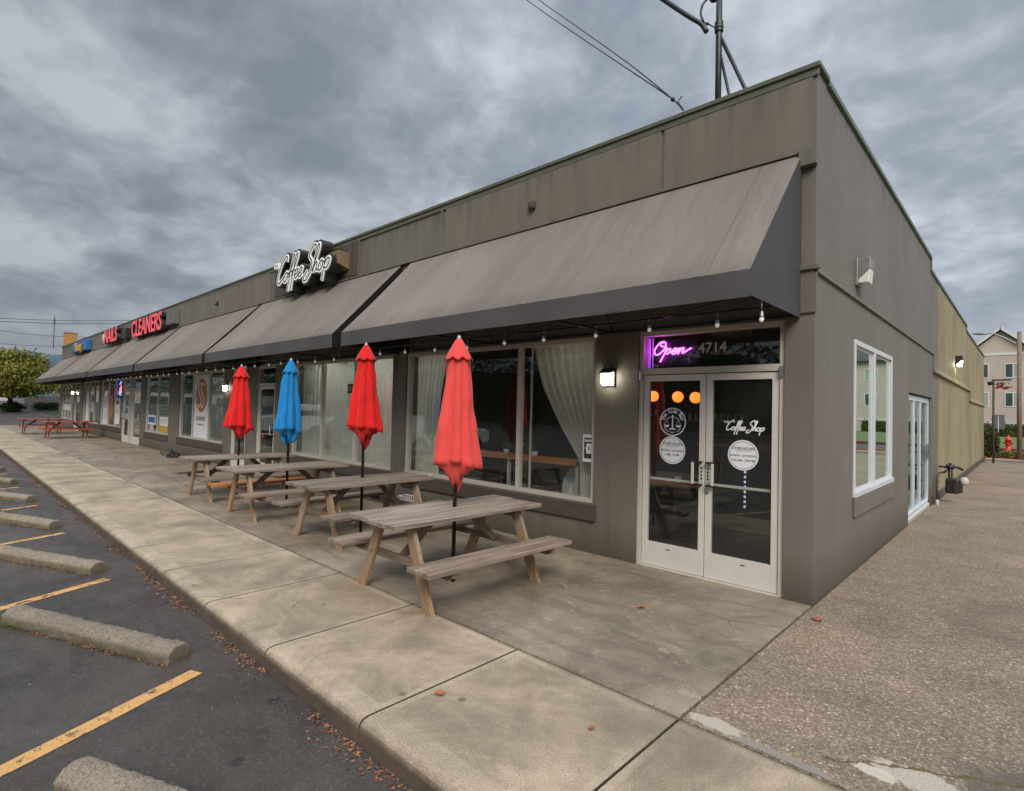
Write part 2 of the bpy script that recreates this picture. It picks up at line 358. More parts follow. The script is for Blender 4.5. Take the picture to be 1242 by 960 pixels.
def aggregate():
    t=NT('exposed_aggregate')
    v=t.n('ShaderNodeTexVoronoi');v.inputs['Scale'].default_value=88;t.l(t.tc.outputs['Object'],v.inputs[0])
    pc=t.ramp(t.xyz(v.outputs['Color'])[0],[(0,(.18,.134,.096,1)),(.35,(.245,.188,.138,1)),(.7,(.335,.265,.20,1)),(.93,(.43,.35,.27,1)),(1,(.66,.57,.47,1))])
    pc=t.mix(t.rng(v.outputs['Distance'],.30,.75,0,.4),pc,(.15,.125,.098,1))
    c=t.mix(1.0,pc,t.ramp(t.noise(.9,9,dist=.8,rough=.68),[(.3,G(.66)),(.7,G(1.22))]),'MULTIPLY')
    c=t.mix(t.rng(t.noise(1,5,vec=t.mapn((.6,2.5,1),(0,5,0)),dist=1),.55,.75,0,.45),c,(.13,.105,.085,1))
    c=t.mix(t.rng(t.noise(16,5),.6,.75,0,.5),c,(.40,.35,.29,1))
    def spot(cx_,cy_,rx,ry,col,am=.9,nz=.9,ns=6):
        nonlocal c
        dx=t.math('DIVIDE',t.math('SUBTRACT',x[0],cx_),rx);dy=t.math('DIVIDE',t.math('SUBTRACT',x[1],cy_),ry)
        d=t.math('SQRT',t.math('ADD',t.math('MULTIPLY',dx,dx),t.math('MULTIPLY',dy,dy)))
        d=t.math('ADD',d,t.math('MULTIPLY',t.math('SUBTRACT',t.noise(ns,9,rough=.72),.5),nz*2))
        c=t.mix(t.rng(d,.82,.98,am,0),c,col)
    x=t.xyz()
    spot(1.75,-2.1,.72,.5,(.10,.088,.078,1),.75,.5,3)
    spot(1.02,-2.2,.20,.10,(.50,.46,.40,1),.8,.9,9);spot(.17,-2.43,.17,.06,(.50,.46,.40,1),.8,.9,10);spot(.86,-2.28,.1,.05,(.6,.55,.48,1),.8,.8,14)
    spot(3.2,4,.9,.5,(.40,.34,.27,1),.4);spot(2.2,7.5,1.2,.3,(.42,.36,.29,1),.4);spot(1.6,.8,.9,.7,(.13,.105,.08,1),.35);spot(2.3,2.2,.2,.1,(.5,.45,.37,1),.6)
    for (ax,ay,bx_,by_) in ((.66,-2.33,1.45,-1.86),(1.45,-1.86,3,-1.5),(2.1,1.5,4.5,2.2)):
        L_=math.hypot(bx_-ax,by_-ay);ux,uy=(bx_-ax)/L_,(by_-ay)/L_
        ex_=t.math('SUBTRACT',x[0],ax);ey_=t.math('SUBTRACT',x[1],ay)
        al=t.math('ADD',t.math('MULTIPLY',ex_,ux),t.math('MULTIPLY',ey_,uy));pe=t.math('ABSOLUTE',t.math('ADD',t.math('SUBTRACT',t.math('MULTIPLY',ex_,uy),t.math('MULTIPLY',ey_,ux)),t.math('MULTIPLY',t.math('SUBTRACT',t.noise(4,8,rough=.7),.5),.22)))
        f_=t.math('MULTIPLY',t.math('LESS_THAN',pe,.008),t.math('MULTIPLY',t.math('GREATER_THAN',al,0),t.math('LESS_THAN',al,L_)))
        c=t.mix(f_,c,t.mix(t.noise(3,3),(.05,.04,.03,1),(.16,.12,.03,1)))
    c=t.mix(1.0,c,(1.0,.985,.94,1),'MULTIPLY')
    t.l(c,t.b.inputs['Base Color']);t.b.inputs['Roughness'].default_value=.8
    t.bump(t.math('SUBTRACT',1,v.outputs['Distance']),.5,.005);t.bump(t.noise(5,4),.25,.012);return t.m
M['agg']=aggregate()
def asphalt(name='asphalt',k=1,wet=True):
    t=NT(name)
    c=t.mix(t.ramp(t.noise(.9,10,dist=.8,rough=.68),[(.33,G(0)),(.67,G(1))]),(.030*k,.025*k,.021*k,1),(.078*k,.068*k,.060*k,1))
    c=t.mix(t.rng(t.noise(7,8,rough=.75),.56,.7,0,.5),c,(.018,.016,.015,1))
    w=t.noise(1,6,vec=t.mapn((2.2,5,1)),dist=1.2)
    c=t.mix(t.rng(w,.5,.72,0,.38),c,(.105*k,.094*k,.086*k,1))
    c=t.mix(t.rng(t.noise(34,7,rough=.75),.57,.66,0,.45),c,(.125*k,.112*k,.10*k,1))
    c=t.mix(t.rng(t.noise(.5,4,vec=t.mapn((1,1,1),(9,0,0))),.55,.7,0,.7),c,(.040*k,.029*k,.025*k,1))
    v2=t.n('ShaderNodeTexVoronoi');v2.inputs['Scale'].default_value=2.1;t.l(t.tc.outputs['Object'],v2.inputs[0])
    gd=t.math('ADD',v2.outputs['Distance'],t.math('MULTIPLY',t.math('SUBTRACT',t.noise(9,6),.5),.25))
    c=t.mix(t.math('MULTIPLY',t.rng(gd,.05,.13,.75,0),t.math('GREATER_THAN',t.xyz(v2.outputs['Color'])[0],.66)),c,(.014,.012,.012,1))
    v=t.n('ShaderNodeTexVoronoi');v.inputs['Scale'].default_value=95;t.l(t.tc.outputs['Object'],v.inputs[0])
    c=t.mix(t.math('MULTIPLY',t.math('GREATER_THAN',t.xyz(v.outputs['Color'])[1],.92),.3),c,(.16*k,.15*k,.14*k,1))
    t.l(c,t.b.inputs['Base Color'])
    t.l(t.rng(w,.35,.65,.62,.36) if wet else t.rng(w,.3,.7,.8,.7),t.b.inputs['Roughness'])
    t.bump(t.noise(120,6,rough=.7),1.0,.006);t.bump(t.noise(9,7,rough=.7),.4,.012);return t.m
M['asphalt']=asphalt(k=1.12);M['road_lt']=asphalt('road_pale',3.4,False)
def stripe():
    t=NT('worn_yellow_paint');w=t.noise(14,8,dist=.5,rough=.7)
    c=t.mix(t.noise(5,4),(.60,.32,.10,1),(.72,.44,.17,1))
    c=t.mix(t.rng(w,.53,.58,0,.85),c,(.08,.066,.055,1));c=t.mix(1.0,c,t.ramp(t.noise(160,2),[(.3,G(.75)),(.6,G(1.05))]),'MULTIPLY')
    t.l(c,t.b.inputs['Base Color']);t.b.inputs['Roughness'].default_value=.7;t.bump(t.noise(170,4),.4,.003);return t.m
M['stripe']=stripe()
def stopmat():
    t=NT('wheel_stop_concrete');x=t.xyz()
    c=t.mix(t.noise(4,9,rough=.7),(.15,.128,.10,1),(.37,.32,.26,1))
    c=t.mix(1.0,c,t.ramp(t.noise(90,4,rough=.7),[(.36,G(.3)),(.45,G(.92)),(.7,G(1.3))]),'MULTIPLY')
    c=t.mix(t.math('MULTIPLY',t.rng(x[2],.0,.08,1,0),t.rng(t.noise(5,6),.3,.6,.4,1)),c,t.mix(t.noise(9,4),(.09,.08,.065,1),(.10,.10,.02,1)))
    oi=t.n('ShaderNodeObjectInfo');c=t.mix(1.0,c,t.ramp(oi.outputs['Random'],[(0,(.85,.83,.80,1)),(1,(1.12,1.08,1.02,1))]),'MULTIPLY')
    t.l(c,t.b.inputs['Base Color']);t.b.inputs['Roughness'].default_value=.9;t.bump(t.noise(75,5,rough=.7),.9,.008);return t.m
M['stop']=stopmat()
def wood(name,c1,c2,ax='y',c4=None):
    t=NT(name);oi=t.n('ShaderNodeObjectInfo');sh=t.n('ShaderNodeVectorMath',operation='ADD');cmb=t.n('ShaderNodeCombineXYZ');rv=t.math('MULTIPLY',oi.outputs['Random'],37);[t.l(rv,cmb.inputs[q]) for q in range(3)];t.l(t.tc.outputs['Object'],sh.inputs[0]);t.l(cmb.outputs[0],sh.inputs[1])
    def mp(sc_):
        m_=t.n('ShaderNodeMapping');t.l(sh.outputs[0],m_.inputs[0]);m_.inputs['Scale'].default_value=sc_;return m_.outputs[0]
    s={'y':(16,.9,16),'x':(.9,16,16),'z':(16,16,.9)}[ax]
    g=t.noise(1,7,vec=mp(s),dist=.7,rough=.65);c=t.mix(t.ramp(g,[(.32,G(0)),(.68,G(1))]),c1,c2)
    s2=tuple(q*5 if q>1 else q*1.6 for q in s);g2=t.noise(1,4,vec=mp(s2))
    c=t.mix(1.0,c,t.ramp(g2,[(.34,G(.55)),(.5,G(1)),(.7,G(1.18))]),'MULTIPLY')
    if c4: c=t.mix(t.rng(t.noise(2.5,4,vec=t.mapn((1,1,1),(5,1,0))),.48,.62,0,.85),c,c4)
    c=t.mix(t.rng(t.noise(1.3,3),.55,.75,0,.4),c,c3(c1,.6))
    c=t.mix(1.0,c,t.ramp(oi.outputs['Random'],[(0,G(.84)),(1,G(1.14))]),'MULTIPLY')
    t.l(c,t.b.inputs['Base Color']);t.b.inputs['Roughness'].default_value=.8;t.bump(g2,.5,.004);t.bump(g,.4,.006);return t.m
M['woodtop']=wood('weathered_grey_wood',(.14,.108,.084,1),(.41,.348,.288,1),'y')
M['woodbench']=wood('weathered_bench_wood',(.12,.088,.065,1),(.36,.29,.225,1),'y')
M['woodbeam']=wood('weathered_beam_wood',(.13,.09,.065,1),(.31,.24,.185,1),'x')
M['woodleg']=wood('leg_wood_warm',(.30,.175,.09,1),(.52,.345,.19,1),'z',(.30,.245,.19,1))
def cloth(name,a,b):
    t=NT(name);x=t.xyz();c=t.mix(t.noise(3,4),a,b)
    t.l(c,t.b.inputs['Base Color']);t.b.inputs['Roughness'].default_value=.8;t.b.inputs['Specular IOR Level'].default_value=.2
    t.b.inputs['Sheen Weight'].default_value=.2;t.bump(t.noise(420,2),.15,.001);t.bump(t.noise(7,5,vec=t.mapn((1,1,.35))),.35,.02);return t.m
M['umb_red']=cloth('bright_red_canvas',(.62,.012,.012,1),(.80,.022,.018,1))
M['umb_coral']=cloth('faded_coral_canvas',(.72,.062,.056,1),(.84,.105,.088,1))
M['umb_blue']=cloth('blue_canvas',(.006,.19,.50,1),(.012,.27,.62,1))
def foliage(name,cols,scale=1.0):
    t=NT(name);n1=t.noise(scale,4);n2=t.noise(scale*9,2)
    f=t.math('ADD',t.math('MULTIPLY',n1,.6),t.math('MULTIPLY',n2,.4))
    c=t.ramp(f,[(.3+.4*i/(len(cols)-1),k) for i,k in enumerate(cols)])
    t.l(c,t.b.inputs['Base Color']);t.b.inputs['Roughness'].default_value=.6;t.b.inputs['Specular IOR Level'].default_value=.3
    t.b.inputs['Transmission Weight'].default_value=0
    return t.m
M['leaf_autumn']=foliage('autumn_foliage',[(.06,.08,.015,1),(.14,.16,.025,1),(.26,.23,.04,1),(.36,.22,.045,1)],.35)
M['leaf_dark']=foliage('dark_foliage',[(.012,.028,.008,1),(.03,.06,.014,1),(.055,.09,.02,1)],.5)
M['leaf_hedge']=foliage('hedge_foliage',[(.03,.045,.012,1),(.07,.09,.022,1),(.12,.13,.035,1)],1.5)
M['dead_leaf']=foliage('fallen_leaves',[(.08,.04,.02,1),(.20,.085,.045,1),(.34,.15,.07,1),(.46,.30,.17,1)],9)
M['moss']=foliage('moss',[(.04,.05,.01,1),(.10,.10,.015,1),(.14,.10,.03,1)],12)
M['grass']=basic('lawn_grass',(.12,.16,.055),.9,var=.3,scale=.8,bump=.6,bscale=30,fine=.3)
def hills_mat():
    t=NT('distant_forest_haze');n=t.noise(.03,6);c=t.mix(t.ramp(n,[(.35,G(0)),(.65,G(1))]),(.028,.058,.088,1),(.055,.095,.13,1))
    t.l(c,t.b.inputs['Base Color']);t.b.inputs['Roughness'].default_value=1;t.b.inputs['Emission Color'].default_value=(.10,.16,.24,1);t.b.inputs['Emission Strength'].default_value=.25;return t.m  # aerial haze put into the blue colour and a faint glow
M['hills']=hills_mat()
def siding(name,col):
    t=NT(name);x=t.xyz();w=t.math('FRACT',t.math('MULTIPLY',x[2],5));c=t.mix(t.math('LESS_THAN',w,.14),col,c3(col,.72))
    c=t.mix(1.0,c,t.ramp(t.noise(.6,4),[(.3,G(.92)),(.7,G(1.05))]),'MULTIPLY');t.l(c,t.b.inputs['Base Color']);t.b.inputs['Roughness'].default_value=.7;return t.m
M['siding']=siding('pink_beige_siding',(.56,.475,.44,1));M['siding2']=siding('cream_siding',(.60,.53,.45,1))
M['shingle']=basic('roof_shingle',(.075,.07,.072),.9,var=.25,scale=2,bump=.4,bscale=12,fine=.3)
M['aptglass']=basic('apartment_pane',(.06,.075,.08),.12,var=.4,scale=.8,fine=0,spec=.8)
M['blind']=basic('window_blind',(.34,.40,.37),.6,var=.1)
# ------------------------------------------------------------------ camera
H=1.665;C=Vector((1.38861,-5.38857,H));yaw,pit,rol=.8142,.0261,.024
fw=Vector((-math.cos(yaw)*math.cos(pit),math.sin(yaw)*math.cos(pit),math.sin(pit)))
rr=Vector((math.sin(yaw),math.cos(yaw),0));uu=rr.cross(fw)
Rt=rr*math.cos(rol)+uu*math.sin(rol);Up=-rr*math.sin(rol)+uu*math.cos(rol)
cam=bpy.data.cameras.new('camera');co=bpy.data.objects.new('camera',cam);COL.objects.link(co)
co.matrix_world=Matrix(((Rt.x,Up.x,-fw.x,C.x),(Rt.y,Up.y,-fw.y,C.y),(Rt.z,Up.z,-fw.z,C.z),(0,0,0,1)))
cam.sensor_width=36;cam.lens=664.3/1242*36;cam.clip_end=3000;cam.clip_start=.05;sc.camera=co
# ------------------------------------------------------------------ world & sun
w=bpy.data.worlds.new('World');sc.world=w;w.use_nodes=True;N=w.node_tree.nodes;L=w.node_tree.links
bg=N['Background'];sky=N.new('ShaderNodeTexSky');sky.sky_type='NISHITA';sky.sun_disc=False
SE,SA=R(40),R(135)      # elevation; azimuth measured from +y clockwise
sky.sun_elevation=SE;sky.sun_rotation=SA;sky.dust_density=3
def wn(t,**k):
    o=N.new(t)
    for a,b in k.items():setattr(o,a,b)
    return o
def wm(op,a,b=0,c=0,clamp=False):
    o=wn('ShaderNodeMath',operation=op,use_clamp=clamp)
    for v,i in ((a,0),(b,1),(c,2)):
        if hasattr(v,'is_output'):L.new(v,o.inputs[i])
        else:o.inputs[i].default_value=v
    return o.outputs[0]
def wmix(f,a,b,mode='MIX'):
    o=wn('ShaderNodeMix',data_type='RGBA',blend_type=mode)
    for v,i in ((f,0),(a,6),(b,7)):
        if hasattr(v,'is_output'):L.new(v,o.inputs[i])
        else:o.inputs[i].default_value=v
    return o.outputs[2]
tc=wn('ShaderNodeTexCoord');sx=wn('ShaderNodeSeparateXYZ');L.new(tc.outputs['Generated'],sx.inputs[0])
zz=wm('ADD',wm('MAXIMUM',sx.outputs[2],0),.34)
cx=wm('DIVIDE',sx.outputs[0],zz);cy=wm('DIVIDE',sx.outputs[1],zz)
cb=wn('ShaderNodeCombineXYZ');L.new(cx,cb.inputs[0]);L.new(cy,cb.inputs[1])
def wnoise(scale,det,dist,off=0,rough=.55):
    mp=wn('ShaderNodeMapping');L.new(cb.outputs[0],mp.inputs[0]);mp.inputs['Location'].default_value=(off,off*.7,off*.3)
    o=wn('ShaderNodeTexNoise');o.inputs['Scale'].default_value=scale;o.inputs['Detail'].default_value=det;o.inputs['Distortion'].default_value=dist;o.inputs['Roughness'].default_value=rough
    L.new(mp.outputs[0],o.inputs[0]);return o.outputs['Fac']
n1=wnoise(2.6,6,.25,3.1,.5);n2=wnoise(.95,3,.2,11);n3=wnoise(7.5,5,.35,5,.55)
vo=wn('ShaderNodeTexVoronoi',feature='SMOOTH_F1');vo.inputs['Scale'].default_value=3.4;vo.inputs['Smoothness'].default_value=.7
nz=wn('ShaderNodeTexNoise');nz.inputs['Scale'].default_value=5;nz.inputs['Detail'].default_value=5;L.new(cb.outputs[0],nz.inputs[0])
L.new(wmix(.16,cb.outputs[0],nz.outputs['Color'],'LINEAR_LIGHT'),vo.inputs[0])
bil=wm('SUBTRACT',.62,vo.outputs['Distance'])
n4=wnoise(14,4,.4,2)
f=wm('ADD',wm('ADD',wm('MULTIPLY',n1,.50),wm('MULTIPLY',n2,.20)),wm('ADD',wm('MULTIPLY',n3,.30),wm('MULTIPLY',bil,.22)));f=wm('ADD',f,wm('MULTIPLY',wm('SUBTRACT',n4,.5),.14));f=wm('SUBTRACT',f,.015)
rp=wn('ShaderNodeValToRGB');L.new(f,rp.inputs[0]);e=rp.color_ramp.elements
e[0].position=.40;e[0].color=(.235,.27,.325,1);e[1].position=.66;e[1].color=(.60,.64,.70,1)
x=e.new(.48);x.color=(.295,.335,.39,1);x=e.new(.55);x.color=(.40,.44,.495,1)
# darker to the west (left of the photo), flatter and bluer low down
dirx=wm('ADD',wm('MULTIPLY',sx.outputs[0],.62),wm('MULTIPLY',sx.outputs[1],.5))
lr=wn('ShaderNodeMapRange');L.new(dirx,lr.inputs[0]);lr.inputs[1].default_value=-.62;lr.inputs[2].default_value=.1;lr.inputs[3].default_value=.66;lr.inputs[4].default_value=1.06
cl=wmix(1.0,rp.outputs[0],lr.outputs[0],'MULTIPLY')
hz=wn('ShaderNodeMapRange');L.new(sx.outputs[2],hz.inputs[0]);hz.inputs[1].default_value=.0;hz.inputs[2].default_value=.22;hz.inputs[3].default_value=.75;hz.inputs[4].default_value=0
hc=wmix(1.0,(.36,.395,.45,1),lr.outputs[0],'MULTIPLY')
cl=wmix(hz.outputs[0],cl,hc)
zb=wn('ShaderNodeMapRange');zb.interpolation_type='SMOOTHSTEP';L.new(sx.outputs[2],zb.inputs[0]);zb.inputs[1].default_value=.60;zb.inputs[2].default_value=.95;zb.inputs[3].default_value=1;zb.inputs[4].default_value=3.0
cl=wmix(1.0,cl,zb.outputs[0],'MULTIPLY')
ns=wmix(1.0,sky.outputs[0],(.09,.09,.09,1),'MULTIPLY')
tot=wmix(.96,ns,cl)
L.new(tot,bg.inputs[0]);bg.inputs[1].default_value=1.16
sun=bpy.data.lights.new('sun','SUN');sun.energy=2.7;sun.angle=R(30);sun.color=(1,.91,.80)
so=bpy.data.objects.new('sun',sun);COL.objects.link(so)
sd=Vector((math.sin(SA)*math.cos(SE),math.cos(SA)*math.cos(SE),math.sin(SE)))
so.rotation_euler=sd.to_track_quat('Z','Y').to_euler()
sc.view_settings.view_transform='Standard';sc.view_settings.look='None';sc.view_settings.exposure=0
sc.cycles.max_bounces=8;sc.cycles.transparent_max_bounces=16;sc.cycles.caustics_reflective=False;sc.cycles.caustics_refractive=False
sc.cycles.use_denoising=True;sc.cycles.sample_clamp_indirect=4
# ------------------------------------------------------------------ ground
def gz(x): # land rises gently to the west
    return -.12 if x>-40 else min(1.3,-.12+(-40-x)*.03)
g=MB();xs=[900,60,8,0,-20,-40,-50,-60,-70,-87.3,-900];ys=[-900,-60,0,60,900]
vs=[(x,y,gz(x)) for x in xs for y in ys];ny=len(ys)
fs=[(i*ny+j,i*ny+j+1,(i+1)*ny+j+1,(i+1)*ny+j) for i in range(len(xs)-1) for j in range(ny-1)]
g.add(vs,fs);struct(g.build('parking_lot',M['asphalt']))
# sidewalk slabs with kerb nose
g=MB();J=[0.0];xx=-1.2
while xx>-46:J.append(round(xx,3));xx-=1.2
J=[6.0,4.8,3.6,2.4,1.2]+J
prof=[(-2.52,-.14),(-2.52,-.004),(-2.535,.0),(-3.71,.0),(-3.745,-.008),(-3.765,-.028),(-3.772,-.06),(-3.775,-.14)]
for a,b in zip(J[:-1],J[1:]):
    x1,x0=a-.0045,b+.0045
    g.prism([(p[0],p[1]+.0) for p in prof],'x',x1,x0)
o=struct(g.build('sidewalk',M['sidewalk'],bevel=.004,seg=2))
g=MB();g.box(-46,6,-3.7,-2.45,-.13,-.018);struct(g.build('joint_soil',M['moss']))
# apron slabs
g=MB();AX=[-.006,-3.4,-6.6,-9.8,-13,-16.2,-19.4,-22.6,-25.8,-29,-32.2,-35.4,-38.6,-41.8,-45]
for a,b in zip(AX[:-1],AX[1:]):
    for y0,y1 in ((-2.508,-1.865),(-1.858,.1)):
        g.box(b+.0035,a-.0035,y0,y1,-.12,0)
struct(g.build('apron',M['apron'],bevel=.004))
g=MB();g.box(-45,-.01,-2.59,.05,-.125,-.014);struct(g.build('apron_joint_fill',M['moss']))
g=MB();g.box(.006,9,-2.508,23.5,-.12,0);struct(g.build('side_pavement',M['agg'],bevel=.006))
# irregular thin patches
def blob(pts,z,th=.004,rough=.03,seed=0):
    rnd=random.Random(seed);P=[]
    n=len(pts)
    for i in range(n):
        a=Vector(pts[i]);b=Vector(pts[(i+1)%n]);k=max(2,int((b-a).length/.04))
        for j in range(k):
            q=a.lerp(b,j/k);P.append((q.x+rnd.uniform(-rough,rough),q.y+rnd.uniform(-rough,rough)))
    m=MB();n=len(P)
    m.add([(p[0],p[1],z) for p in P],[tuple(range(n))]);return m
M['patch_white']=basic('cement_smear',(.50,.47,.42),.8,var=.25,scale=9,bump=.4,fine=.2)
M['patch_dark']=asphalt('asphalt_patch',1.9,False)
M['patch_tan']=basic('mortar_strip',(.27,.24,.21),.8,var=.1,scale=9)
struct(blob([(.3,-2.46),(.4,-2.44),(.7,-2.46),(.75,-2.505),(.28,-2.505)],.0035,rough=.006,seed=4).build('mortar_strip',M['patch_tan']))
# yellow bay lines
g=MB()
for k in range(-1,12):
    x0=-2.62-2.67*k;d=Vector((.41,-.912)).normalized();n=Vector((-d.y,d.x))*.052;a=Vector((x0,-4.12));b=a+d*5.2
    rnd=random.Random(k+5);L1=[];L2=[]
    for i in range(41):
        q=a.lerp(b,i/40);j1=rnd.uniform(-.006,.006);j2=rnd.uniform(-.006,.006)
        L1.append((q.x+n.x*(1+j1*8),q.y+n.y*(1+j1*8),-.116));L2.append((q.x-n.x*(1+j2*8),q.y-n.y*(1+j2*8),-.116))
    vs=L1+L2;g.add(vs,[(i,41+i,42+i,i+1) for i in range(40)])
struct(g.build('parking_line',M['stripe']))
# handicap-blue mark far off
g=MB();g.quad((-40,-3.0,.012),(-34.6,-3.0,.012),(-34.6,-2.62,.012),(-40,-2.62,.012))
# wheel stops
def stop_mesh(seed):
    rnd=random.Random(seed);bm=bmesh.new();L_=1.83;n=150
    prof=[(-.092,0),(-.09,.066),(-.05,.104),(-.0,.112),(.05,.104),(.09,.066),(.092,0)]
    pr=[]
    for i in range(len(prof)-1):
        for j in range(4):
            t=j/4;pr.append((prof[i][0]*(1-t)+prof[i+1][0]*t,prof[i][1]*(1-t)+prof[i+1][1]*t))
    pr.append(prof[-1]);rows=[]
    for i in range(n+1):
        x=-L_/2+L_*i/n;row=[]
        for (y,z) in pr:
            xx=x;e=min(1,(L_/2-abs(x))/.014);kk=.93+.07*math.sqrt(max(0,e))
            v=Vector((xx,y*kk,z*kk))
            d=noise.noise(v*14+Vector((seed,0,0)))*.006+noise.noise(v*38+Vector((0,seed,0)))*.006-max(0,noise.noise(v*26+Vector((9,seed,0)))-.3)*.03
            if z>.01:v+=Vector((0,math.copysign(1,y)*abs(y)/.085*d,d))
            row.append(bm.verts.new(v))
        rows.append(row)
    for i in range(n):
        for j in range(len(pr)-1):bm.faces.new((rows[i][j],rows[i+1][j],rows[i+1][j+1],rows[i][j+1]))
    bm.faces.new(rows[0]);bm.faces.new(rows[-1][::-1])
    bmesh.ops.recalc_face_normals(bm,faces=bm.faces)
    for f_ in bm.faces:f_.smooth=len(f_.verts)==4
    me=bpy.data.meshes.new('wheel_stop');bm.to_mesh(me);bm.free();me.materials.append(M['stop']);return me
stoplab=['mossy concrete wheel stop nearest the camera, cut by the bottom edge of the photo',
 'whole concrete wheel stop with pitted top between the two nearest yellow bay lines',
 'third concrete wheel stop from the front, beyond the second yellow bay line',
 'fourth concrete wheel stop from the front, with moss and litter along its base',
 'fifth concrete wheel stop from the front, only its right end in view',
 'sixth concrete wheel stop from the front, a short dark end at the photo edge',
 'seventh concrete wheel stop from the front, tiny dark end beside the kerb']
for k in range(7):
    ang=R(23.8);rx,ry=-2.88-2.72*(k-1)+(0 if k<3 else -.05*(k-2)),-4.14
    c_=(rx-math.cos(ang)*.915,ry-math.sin(ang)*.915,-.12)
    e_=empty('wheel_stop',c_,ang+R(random.uniform(-1,1)),stoplab[k],'wheel stop','concrete wheel stops in the parking bays')
    o=bpy.data.objects.new('block',stop_mesh(k));COL.objects.link(o);o.parent=e_
    for sgn in (-1,1):
        b=MB().lathe([(.0001,.012),(.011,.011),(.012,0)],(sgn*.6,0,.098),10);b.build('anchor_pin',M['pinkpaint'],e_)
# leaf litter along the kerb and stops
def leafmesh(n,posf,size,seed,z=.003):
    rnd=random.Random(seed);m=MB()
    for i in range(n):
        p=Vector(posf(rnd));s=size*rnd.uniform(.4,1.3);rot=Euler((rnd.uniform(-.6,.6),rnd.uniform(-.6,.6),rnd.uniform(0,6.28))).to_matrix()
        sh=[(-.5,0,0),(-.15,-.32,.08),(.3,-.2,.05),(.55,0,-.02),(.3,.22,.07),(-.1,.3,.05)]
        m.add([p+rot@(Vector(q)*s)+Vector((0,0,z+s*.12)) for q in sh],[(0,1,2,3,4,5)])
    return m
def kerbpos(r):
    x=1.2-abs(r.gauss(0,1))*9 if r.random()<.6 else r.uniform(-40,1.5)
    while noise.noise(Vector((x*1.3,0,0)))<-.15+r.random()*.2: x=r.uniform(-30,1.5)
    return (x,-3.79-abs(r.gauss(0,.05)),-.12)
tag(leafmesh(2600,kerbpos,.021,1).build('leaf_litter',M['dead_leaf']),'brown fallen leaves and debris gathered in the gutter along the kerb','leaves',kind='stuff')
def stoppos(r):
    k=r.randrange(0,6);t=r.gauss(.2,.5)
    if abs(t)>.92:t=.4
    ang=R(23.8);cx_=-2.88-2.72*(k-1)-math.cos(ang)*.915;cy_=-4.14-math.sin(ang)*.915
    off=-.09-abs(r.gauss(0,.022))
    return (cx_+math.cos(ang)*t-math.sin(ang)*off,cy_+math.sin(ang)*t+math.cos(ang)*off,-.12)
tag(leafmesh(1300,stoppos,.017,2).build('leaf_litter',M['dead_leaf']),'leaf crumbs caught along the road side of the wheel stops','leaves',kind='stuff')
def mosspos(r):
    k=r.randrange(0,6);t=r.choice([-.8,.35,-.7])+r.gauss(0,.08);ang=R(23.8);cx_=-2.88-2.72*(k-1)-math.cos(ang)*.915;cy_=-4.14-math.sin(ang)*.915
    off=-.088-abs(r.gauss(0,.012));return (cx_+math.cos(ang)*t-math.sin(ang)*off,cy_+math.sin(ang)*t+math.cos(ang)*off,-.118)
tag(leafmesh(900,mosspos,.014,9).build('moss_patch',M['moss']),'green moss growing at the foot of the wheel stops','moss',kind='stuff')
def jointpos(r):
    if r.random()<.5:return (r.gauss(0,.006),r.uniform(-2.55,-.1),0)
    return (r.uniform(-6,.8),-2.514+r.gauss(0,.007),0)
tag(leafmesh(700,jointpos,.011,4,z=0).build('joint_moss',M['moss']),'moss and grit lining the pavement joints by the corner','moss',kind='stuff')
def specks(r):return (r.uniform(-9,1.5),r.uniform(-5.3,-.2),0.0)
def speckpos(r):
    x,y=r.uniform(-12,2.5),r.uniform(-5.2,-.2);return (x,y,-.12 if y<-3.78 else 0)
tag(leafmesh(260,speckpos,.009,11).build('grit',M['patch_white']),'pale grit and small litter scattered on the pavement','grit',kind='stuff')
M['leaf1']=basic('dry_leaf',(.34,.12,.045),.7,var=.3,scale=30)
def one_leaf(px,py,pz,s,label,seed):
    rnd=random.Random(seed);m=MB();pts=[]
    for k in range(14):
        a=2*math.pi*k/14;r_=s*(.5+.22*(k%2)+rnd.uniform(-.08,.08));pts.append((r_*math.cos(a),r_*math.sin(a)*.75,.006+.012*abs(math.sin(a*1.5))*s/.06))
    m.add([(0,0,.004)]+pts,[(0,1+k,1+(k+1)%14) for k in range(14)])
    m.tube([(0,0,.006),(s*.7,s*.1,.004),(s*1.0,s*.25,.002)],.0012,5)
    tag(m.build('fallen_leaf',M['leaf1'],loc=(px,py,pz),rot=(0,0,rnd.uniform(0,6))),label,'leaf','single dry leaves lying on the pavement')
one_leaf(.13,-.35,0,.07,'curled brown leaf on the side pavement at the foot of the building corner',1)
one_leaf(-1.02,-1.17,0,.06,'small reddish leaf on the apron in front of the glass doors',2)
one_leaf(-1.1,-3.3,0,.055,'dry orange leaf on the large sidewalk slab right of centre, nearer the kerb',3)
one_leaf(-.28,-2.95,0,.035,'tiny tan leaf on the near sidewalk slab by the pavement corner',4)
# side: road, planting strip, lawn
g=MB();g.box(-40,60,23.5,26.3,-.119,-.06);struct(g.build('side_road',M['road_lt']))
g=MB();g.box(-40,60,26.3,26.5,-.11,.06);struct(g.build('kerb',M['sidewalk'],bevel=.02))
g=MB();g.box(-40,60,26.5,29.3,-.115,.05);struct(g.build('planting_bed',M['mulch']))
g=MB();g.box(-40,60,39.6,40.6,-.11,.03);struct(g.build('leaf_strip',M['mulch']))
g=MB();g.box(-60,80,40.6,79,-.115,.0);struct(g.build('lawn',M['grass']))
# ------------------------------------------------------------------ the shop building
B=empty('shop_building',(0,0,0),0,'long single-storey taupe commercial building with dark awnings and an olive rear side wall','building')
ZT=4.835;HD=2.56
